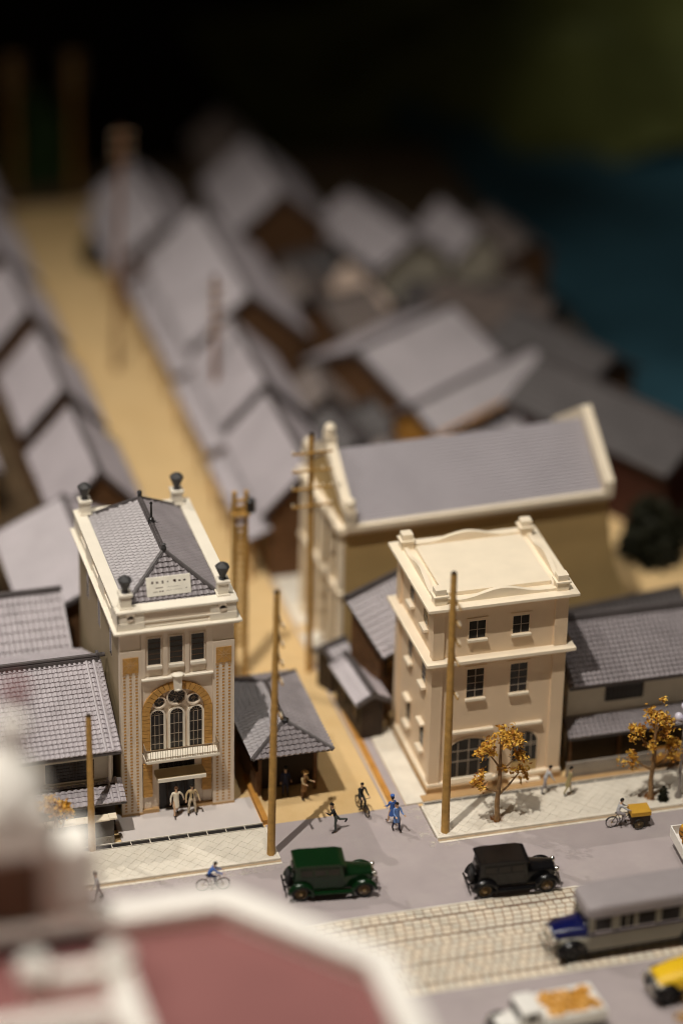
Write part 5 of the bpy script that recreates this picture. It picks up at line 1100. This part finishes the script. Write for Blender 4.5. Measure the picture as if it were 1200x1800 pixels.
def person(label, loc, rot, top, bottom, hair, shoes=None, skin=None, lean=0, hipL=0, kneeL=0, hipR=0, kneeR=0, armL=(0, 8, 10), armR=(0, 8, 10), headp=0, seat=None, hat=None, coat=None, scale=1.0, group=None, splay=0.02, hatkind='cap'):
    """pose in degrees; figure faces local +Y; hip>0 swings thigh forward, knee>0 bends shank back; arm = (forward, out, elbow)"""
    t = thing('person', label, 'person', loc, rot, group, local=True); t.scale = (scale,) * 3
    th, shn = 0.43, 0.43
    def leg(s, hp, kn):
        hp, kn = R(hp), R(kn); h = Vector((s * .095, 0, 0)); k = h + Vector((s * splay, math.sin(hp) * th, -math.cos(hp) * th)); a2 = hp - kn
        an = k + Vector((s * splay * .5, math.sin(a2) * shn, -math.cos(a2) * shn)); ft = max(min(a2, .5), -.9)
        to = an + Vector((s * .02, math.cos(ft) * .20, math.sin(ft) * .20 - .045)); he = an + Vector((0, -.05, -.05)); return h, k, an, to
    Ls = {s: leg(s, *q_) for s, q_ in ((-1, (hipL, kneeL)), (1, (hipR, kneeR)))}
    base = seat if seat is not None else -min(min(L_[2].z, L_[3].z) for L_ in Ls.values()) + 0.045
    P = Vector((0, 0, base)); ln = R(lean); ups = Vector((0, math.sin(ln), math.cos(ln)))
    verts = [P, P + ups * .16, P + ups * .36, P + ups * .50]; rad = [(.135, .105), (.125, .095), (.155, .105), (.09, .075)]; lab = ['b', 't', 't', 't']; edges = [(0, 1), (1, 2), (2, 3)]
    hd = R(headp); hu = Vector((0, math.sin(ln * .4 + hd), math.cos(ln * .4 + hd)))
    nk = verts[3] + hu * .07; h0 = nk + hu * .07 + Vector((0, .02, 0)); h1 = nk + hu * .17 + Vector((0, .015, 0)); h2 = nk + hu * .25
    verts += [nk, h0, h1, h2]; rad += [.052, (.068, .078), (.082, .10), (.06, .07)]; lab += ['s', 's', 's', 's']; edges += [(3, 4), (4, 5), (5, 6), (6, 7)]
    for s in (-1, 1):
        h, k, an, to = [v + P for v in Ls[s]]; b0 = len(verts)
        verts += [h + Vector((0, 0, -.04)), k, an, to]; rad += [.098, .068, .047, .042]; lab += ['b', 'b', 'b', 'f']; edges += [(0, b0), (b0, b0 + 1), (b0 + 1, b0 + 2), (b0 + 2, b0 + 3)]
    hands = []
    for s, (fw, ab, el) in ((-1, armL), (1, armR)):
        sh = P + ups * .475 + Vector((s * .175, 0, 0)); f_, a_, e_ = R(fw), R(ab), R(el)
        d = Vector((s * math.sin(a_), math.sin(f_) * math.cos(a_), -math.cos(f_) * math.cos(a_))); d = rotx(d, -ln * .5) if not fw else d
        eb = sh + d * .29; f2 = f_ + e_; d2 = Vector((s * math.sin(a_) * .4, math.sin(f2), -math.cos(f2))).normalized(); wr = eb + d2 * .25; pm = wr + d2 * .09
        b0 = len(verts); verts += [sh, eb, wr, pm]; rad += [.068, .05, .034, (.042, .024)]; lab += ['t', 't', 't', 's']; edges += [(2, b0), (b0, b0 + 1), (b0 + 1, b0 + 2), (b0 + 2, b0 + 3)]
        hands.append((wr, pm, d2, s))
    me = skin_body(verts, edges, rad)
    cs = {'s': 0, 't': 1, 'b': 2, 'f': 3}; sk = skin or SKIN
    mts = [sk, top, bottom, shoes or paint('shoe_black', (0.02, 0.016, 0.014)), hair]
    segs = [(Vector(verts[a_]), Vector(verts[b2]), lab[b2]) for a_, b2 in edges]
    me.materials.clear()
    for q_ in mts: me.materials.append(q_)
    bm = bmesh.new(); bm.from_mesh(me)
    for hw_, pm, d2, s in hands:            # fingers and thumb
        side = d2.cross(Vector((0, 1, 0.2))).normalized(); nrm = d2.cross(side).normalized()
        fs = MB()
        for k, (o_, ln_) in enumerate(((-.028, .055), (-.010, .066), (.009, .062), (.027, .048))):
            p = pm + side * o_; fs.tube([p - d2 * .02, p + d2 * ln_ * .5 + nrm * .008, p + d2 * ln_ + nrm * .024], [.0105, .0095, .007], 6)
        p = hw_ + d2 * .03 + side * (-.03); fs.tube([p, p - side * .025 + d2 * .02, p - side * .028 + d2 * .05], [.012, .011, .008], 6)
        vs = [bm.verts.new(q_) for q_ in fs.v]
        for f_ in fs.f: bm.faces.new([vs[i] for i in f_])
    fs = MB(); fc = h1 + Vector((0, .105, 0)); fs.ell(h0.lerp(h1, .55) + Vector((0, .098, 0)), .014, .022, .026, 7, 5)      # nose
    for s in (-1, 1): fs.ell(h1 + Vector((s * .085, .0, -.02)), .014, .025, .034, 7, 5)                                    # ears
    vs = [bm.verts.new(q_) for q_ in fs.v]
    for f_ in fs.f: bm.faces.new([vs[i] for i in f_])
    for f in bm.faces:
        c = f.calc_center_median(); best = 9; l_ = 's'
        for a_, b2, lb in segs:
            ab_ = b2 - a_; tt = max(0, min(1, (c - a_).dot(ab_) / max(ab_.length_squared, 1e-9))); d_ = (c - (a_ + ab_ * tt)).length
            if d_ < best: best = d_; l_ = lb
        f.material_index = cs[l_]; f.smooth = True
    bmesh.ops.recalc_face_normals(bm, faces=bm.faces); bm.to_mesh(me); bm.free()
    o = bpy.data.objects.new('body', me); COL.objects.link(o); o.parent = t; OFF[o] = Vector((0, 0, 0))
    for s in (-1, 1):
        q = MB(); q.ell(h1 + Vector((s * .032, .088, .005)), .013, .012, .010, 7, 5); q.build('eye', BLACK, t)
    q = MB(); q.ell(h0 + Vector((0, .082, -.005)), .026, .01, .007, 8, 4); q.build('mouth', paint('lip', (0.35, 0.12, 0.08)), t)
    q = MB(); rings = []
    for j in range(6):
        a_ = math.pi / 2 * j / 5; r_ = math.cos(a_) * 1.0
        rings.append([h1 + Vector((math.cos(k) * .095 * max(r_, .05), math.sin(k) * .112 * max(r_, .05) - .012, .0 + .02 * math.sin(k) + .115 * math.sin(a_))) for k in [2 * math.pi * i / 14 for i in range(14)]])
    q.loft(rings); q.build('hair', hair, t, smooth=True)
    q = MB(); q.ell(h1 + Vector((0, -.05, -.02)), .085, .06, .09, 10, 6); q.build('hair', hair, t, smooth=True)
    if hat:
        q = MB(); c = h1 + Vector((0, 0, .065))
        if hatkind == 'cap': q.lathe([(.105, -.01), (.115, .04), (.11, .085), (.03, .10)], c, 14); q.ell(c + Vector((0, .10, 0)), .085, .07, .012, 12, 4)
        else: q.lathe([(.20, -.015), (.205, 0), (.11, .02), (.10, .10), (.03, .125)], c, 16)
        q.build('hat', hat, t, smooth=True)
    if coat:
        q = MB(); n = 16
        prof = [(.16, .115, .40), (.14, .112, .18), (.15, .125, 0.02), (.175, .15, -.22), (.185, .16, -.38)]
        q.loft([[P + ups * z + Vector((rx * math.cos(2 * math.pi * i / n), ry * math.sin(2 * math.pi * i / n) , 0)) for i in range(n)] for rx, ry, z in prof]); q.build('coat', coat, t, smooth=True)
    return t
HAIR = paint('hair_black', (0.015, 0.012, 0.01)); HAIRB = paint('hair_brown', (0.10, 0.045, 0.02))
WCOAT = paint('coat_cream', (0.78, 0.70, 0.56)); TANC = paint('cloth_tan', (0.50, 0.37, 0.20)); BEIGE = paint('cloth_beige', (0.60, 0.50, 0.36)); NAVY = paint('cloth_navy', (0.012, 0.018, 0.06)); BLUE = paint('cloth_blue', (0.06, 0.14, 0.42)); BLUEL = paint('cloth_light_blue', (0.14, 0.24, 0.50))
BLACKC = paint('cloth_black', (0.022, 0.022, 0.02)); DGREY = paint('cloth_dark_grey', (0.07, 0.08, 0.07)); GREY = paint('cloth_grey', (0.36, 0.33, 0.34)); KHAKI = paint('cloth_khaki', (0.34, 0.28, 0.14)); LGREY = paint('cloth_pale_grey', (0.50, 0.50, 0.52)); STRAW = paint('hat_straw', (0.68, 0.42, 0.16))
Z = 0.101
person('woman in knee length cream coat stepping out before the tower door', (-3.28, -0.62, Z), R(180 + 4), WCOAT, SKIN, HAIRB, armL=(-14, 38, 12), armR=(0, 22, 25), hipL=-14, kneeL=14, hipR=14, kneeR=6, coat=WCOAT, scale=1.03)
person('man in tan jacket with dark tie and pale trousers before the tower door', (-2.42, -0.62, Z), R(180), TANC, BEIGE, HAIR, armL=(-8, 24, 45), armR=(-8, 24, 45), splay=.06, scale=1.06)
tie = [o for o in bpy.data.objects if o.get('label', '').startswith('man in tan jacket')][0]
q = MB(); q.prism([(-.02, .118, 1.30), (.02, .118, 1.30), (.035, .128, 1.06), (0, .130, 1.0), (-.035, .128, 1.06)], (0, .012, 0)); q.build('tie', BLACKC, tie)
person('man in dark navy suit standing in the shade of the hut', (2.85, 0.10, 0.0), R(172), NAVY, NAVY, HAIR, armL=(30, 12, 60), armR=(0, 10, 12), hat=BLACKC)
person('woman in tan clothes and straw hat beside the hut', (3.72, -0.50, 0.0), R(215), TANC, WALLB, HAIRB, armL=(25, 12, 70), armR=(25, 12, 70), coat=paint('skirt_brown', (0.25, 0.13, 0.05)), hat=STRAW, hatkind='brim', headp=10)
person('man in dark suit running across the road with one leg kicked back', (4.55, -3.85, 0.014), R(95), BLACKC, DGREY, HAIR, lean=22, hipL=6, kneeL=6, hipR=-38, kneeR=42, armL=(48, 10, 85), armR=(-35, 12, 60), headp=-6, scale=1.05)
person('person in blue coat and blue cap crossing the road, farther of the two', (7.62, -3.95, 0.014), R(15), BLUE, SKIN, HAIR, coat=BLUE, hat=BLUE, armL=(20, 8, 40), armR=(-10, 8, 20), hipL=14, hipR=-12, kneeR=14)
person('woman in light blue coat over navy skirt crossing the road, nearer of the two', (7.68, -4.6, 0.014), R(190), BLUEL, NAVY, HAIR, coat=BLUEL, armL=(25, 10, 60), armR=(25, 10, 60), hipL=10, kneeL=4, hipR=-10, kneeR=12)
person('bent figure in pale grey leaning forward on the pavement by the ivory block', (16.35, -3.2, 0.125), R(-95), LGREY, GREY, HAIR, lean=26, armL=(20, 8, 20), armR=(20, 8, 20), hipL=10, hipR=-8, kneeR=10)
person('figure in khaki walking on the pavement before the right hand house', (17.55, -3.65, 0.125), R(-100), KHAKI, KHAKI, HAIR, lean=8, armL=(15, 8, 20), armR=(-12, 8, 20), coat=KHAKI, hipL=12, hipR=-12, kneeR=12)
person('blurred pale grey figure at the far left of the road by the kerb', (-8.75, -7.0, 0.014), R(100), LGREY, GREY, HAIR, lean=12, armL=(20, 8, 20), armR=(-15, 8, 20), hipL=14, hipR=-14, kneeR=14)

def bicycle(name, label, cat, loc, rot, m_, group=None, boxcart=False):
    t = thing(name, label, cat, loc, rot, group, local=True); r = 0.34
    def bwheel(x, y, rr_=r):
        q = MB(); q.torus((x, y, rr_), rr_ - .022, .026, 'y', 26, 6); w_ = q.build('wheel', TYRE, t, smooth=True); q = MB()
        for i in range(12): a_ = 2 * math.pi * i / 12; q.tube([(x, y, rr_), (x + (rr_ - .03) * math.cos(a_), y, rr_ + (rr_ - .03) * math.sin(a_))], .006, 4)
        q.lathe([(.035, -.05), (.035, .05)], (x, y, rr_), 8, 'y'); q.build('spokes', SPOKE, w_)
    bwheel(-.52, 0)
    if boxcart:
        for s in (-.46, .46): bwheel(.85, s, .32)
    else: bwheel(.54, 0)
    q = MB(); bb = (-.05, 0, .30); st = (-.20, 0, .86); hd = (.36, 0, .86); ax_ = (-.52, 0, r); fx = (.54, 0, r)
    for a_, b2 in ((bb, st), (st, hd), (bb, (.38, 0, .70)), (ax_, bb), (ax_, st), ((.33, 0, .98), (.42, 0, .62))): q.tube([a_, b2], .022, 6)
    if not boxcart:
        for s in (-.05, .05): q.tube([(.42, s * .6, .62), (.54, s, r)], .018, 6)
    else: q.tube([(.38, 0, .7), (.85, 0, .42)], .03, 6); q.tube([(.85, -.46, .32), (.85, .46, .32)], .03, 6)
    q.build('frame', m_, t, smooth=True)
    q = MB(); q.tube([(.22, -.30, .98), (.34, -.22, 1.02), (.34, .22, 1.02), (.22, .30, .98)], .018, 6); q.build('handlebar', CHROME, t)
    q = MB(); q.ell((-.24, 0, .91), .15, .09, .045, 10, 5); q.build('saddle', DARKW, t, smooth=True)
    q = MB(); q.torus((-.05, .06, .30), .09, .012, 'y', 14, 4); q.tube([(-.05, -.12, .15), (-.05, .12, .45)], .012, 4); q.box(-.10, 0, -.17, -.08, .135, .16); q.box(-.10, 0, .08, .17, .44, .465); q.build('crank', BLACK, t)
    for x in ((-.52, .54) if not boxcart else (-.52,)):
        q = MB(); q.torus((x, 0, r), r + .03, .018, 'y', 12, 5, a0=R(20), a1=R(165)); q.build('mudguard', m_, t)
    return t
def rider(label, loc, rot, top, bottom, hair, lean=28, **kw):
    th = rot - HALF; off = Vector((-.24, 0)); c, s = math.cos(rot), math.sin(rot)
    return person(label, (loc[0] + c * off.x, loc[1] + s * off.x, loc[2]), th, top, bottom, hair, seat=0.98, lean=lean, hipL=52, kneeL=48, hipR=72, kneeR=84, armL=(46, 6, 22), armR=(46, 6, 22), **kw)
bicycle('bicycle', 'black bicycle ridden toward the road down the tan lane', 'bicycle', (6.42, -2.45, 0.03), R(-80), BLACKC, 'bicycles')
rider('man in black suit riding the bicycle down the tan lane', (6.42, -2.45, 0.03), R(-80), BLACKC, BLACKC, HAIR, lean=14, group='bicycle riders')
bicycle('bicycle', 'thin dark red bicycle half lost in the white blur', 'bicycle', (-2.92, -7.45, 0.014), R(-6), paint('frame_red', (0.12, 0.035, 0.025)), 'bicycles')
rider('cyclist in blue jacket bent over the handlebar near the tower pavement', (-2.92, -7.45, 0.014), R(-6), BLUE, NAVY, HAIR, lean=38, group='bicycle riders')
TC = bicycle('cargo_tricycle', 'cargo tricycle with yellow box in front of the right hand pavement', 'tricycle', (19.35, -7.0, 0.014), R(-3), BLACK, None, True)
q = MB(); q.box(.46, 1.46, -.40, .40, .42, .98); q.build('cargo_box', DARKW, TC); q = MB(); q.box(.42, 1.50, -.44, .44, .98, 1.06); q.box(.42, 1.50, -.435, .435, .80, .978); q.build('box_lid', CRATE, TC, bevel=0.015)
rider('man in pale grey shirt pedalling the cargo tricycle', (19.35, -7.0, 0.014), R(-3), LGREY, GREY, HAIR, lean=20, group='bicycle riders')

# ================================================================== near building with the maroon roof
FB = thing('maroon_roof_building', 'large near building with flat maroon roof and white parapet, bottom left', 'building', (-12, -42, 0))
ZR, ZP = 15.55, 16.55
poly = [(-34, -30.2), (-7.75, -30.2), (-2.2, -36.3), (-2.2, -64), (-34, -64)]
def inset(pl, d):
    n = len(pl); out = []
    cx = sum(p[0] for p in pl) / n; cy = sum(p[1] for p in pl) / n
    for i in range(n):
        p0, p1, p2 = Vector(pl[i - 1]), Vector(pl[i]), Vector(pl[(i + 1) % n]); d1 = (p1 - p0).normalized(); d2 = (p2 - p1).normalized()
        n1 = Vector((-d1.y, d1.x)); n2 = Vector((-d2.y, d2.x))
        if n1.dot(Vector((cx, cy)) - p1) < 0: n1 = -n1
        if n2.dot(Vector((cx, cy)) - p1) < 0: n2 = -n2
        k = d / max(0.2, (1 + n1.dot(n2)) / 1.0); q_ = p1 + (n1 + n2) * k; out.append((q_.x, q_.y))
    return out
p_ = inset(poly, 0.35); q = MB(); q.prism([(x, y, 0) for x, y in p_], (0, 0, ZR - 0.2)); q.build('wall', mat('red_brick_wall', (0.20, 0.085, 0.06), 0.8, 0.2, var=0.15), FB)
p2 = inset(poly, 0.8); q = MB(); q.prism([(x, y, ZR - 0.2) for x, y in p2], (0, 0, 0.2)); q.build('roof', MAROON, FB)
def ringm(po, pi, z0, z1, nm, m_, bev=0.06):
    q = MB(); n = len(po)
    for i in range(n):
        j = (i + 1) % n; a_, b2, c_, d_ = po[i], po[j], pi[j], pi[i]
        q.prism([(a_[0], a_[1], z0), (b2[0], b2[1], z0), (c_[0], c_[1], z0), (d_[0], d_[1], z0)], (0, 0, z1 - z0))
    return q.build(nm, m_, FB, bevel=bev)
ringm(inset(poly, 0.28), inset(poly, 1.0), ZR - 0.22, ZP - 0.2, 'parapet', STUCCO, 0); ringm(inset(poly, -0.15), inset(poly, 1.18), ZP - 0.2, ZP, 'coping', STUCCO, 0)
ringm(inset(poly, -0.3), inset(poly, 0.25), ZR - 0.9, ZR - 0.4, 'cornice', STUCCO, 0)
# thick raised parapet with a turret on it at the left
q = MB(); q.box(-34, -13.6, -31.2, -30.1, ZR - .1, 16.62); q.build('raised_parapet', STUCCO, FB)
q = MB(); q.box(-34, -13.3, -31.9, -29.9, 16.62, 17.25); q.build('raised_coping', STUCCO, FB, bevel=0.06)
tx, ty = -17.2, -31.2
q = MB(); q.box(tx - 1.9, -16.0, ty - 0.4, ty + 1.2, 17.25, 21.3); q.build('turret_room', mat('drab_brown_wall', (0.22, 0.14, 0.095), 0.7, 0.2), FB)
for x, y in ((-14.75, -30.95), (tx - 2.9, -30.95)):
    q = MB(); q.box(x - .95, x + .95, y - .9, y + .9, 17.25, 17.7); q.box(x - 1.15, x + 1.15, y - 1.0, y + 1.0, 17.7, 20.9); q.build('turret_pier', STUCCO, FB, bevel=0.35)
q = MB(); q.box(tx - 2.3, tx + 1.75, ty - 1.3, ty + 1.6, 20.9, 23.2); q.build('turret_block', STUCCO, FB, bevel=0.3)
q = MB(); q.lathe([(1.7, 23.2), (1.65, 23.7), (1.3, 24.4), (.8, 25.0), (.45, 25.3)], (tx + .1, ty + .3, 0), 24); dm = q.build('dome', STUCCO, FB, smooth=True)
q = MB(); q.lathe([(.45, 25.2), (.45, 25.8), (.62, 26.3), (.62, 26.7), (.3, 26.9)], (tx + .5, ty + .4, 0), 16); q.build('dome_drum', STUCCO, dm, smooth=True)
q = MB(); q.ell((tx + .75, ty + .6, 27.8), .46, .46, .5, 14, 8); q.tube([(tx + .75, ty + .6, 26.8), (tx + .75, ty + .6, 28.8)], [.2, .06], 8); q.build('finial', REDB, dm, smooth=True)
# white frame with round posts on the nearer, higher part of the roof
q = MB(); q.box(-22, -13.6, -46, -35.5, ZR - .1, 16.7); q.build('raised_roof', MAROON, FB)
for x0, x1, y0, y1 in ((-16.9, -13.9, -36.0, -35.2), (-14.1, -13.1, -46, -36.05), (-22, -14.1, -38.9, -38.1)):
    q = MB(); q.box(x0, x1, y0, y1, 16.7, 17.6); q.build('roof_rail', STUCCO, FB, bevel=0.08)
for x, y in ((-16.9, -35.6), (-13.6, -35.7)):
    q = MB(); q.lathe([(.5, 16.7), (.5, 17.5), (.7, 17.7), (.72, 18.0), (.5, 18.35), (.1, 18.5)], (x, y, 0), 16); q.build('roof_post', STUCCO, FB, smooth=True)
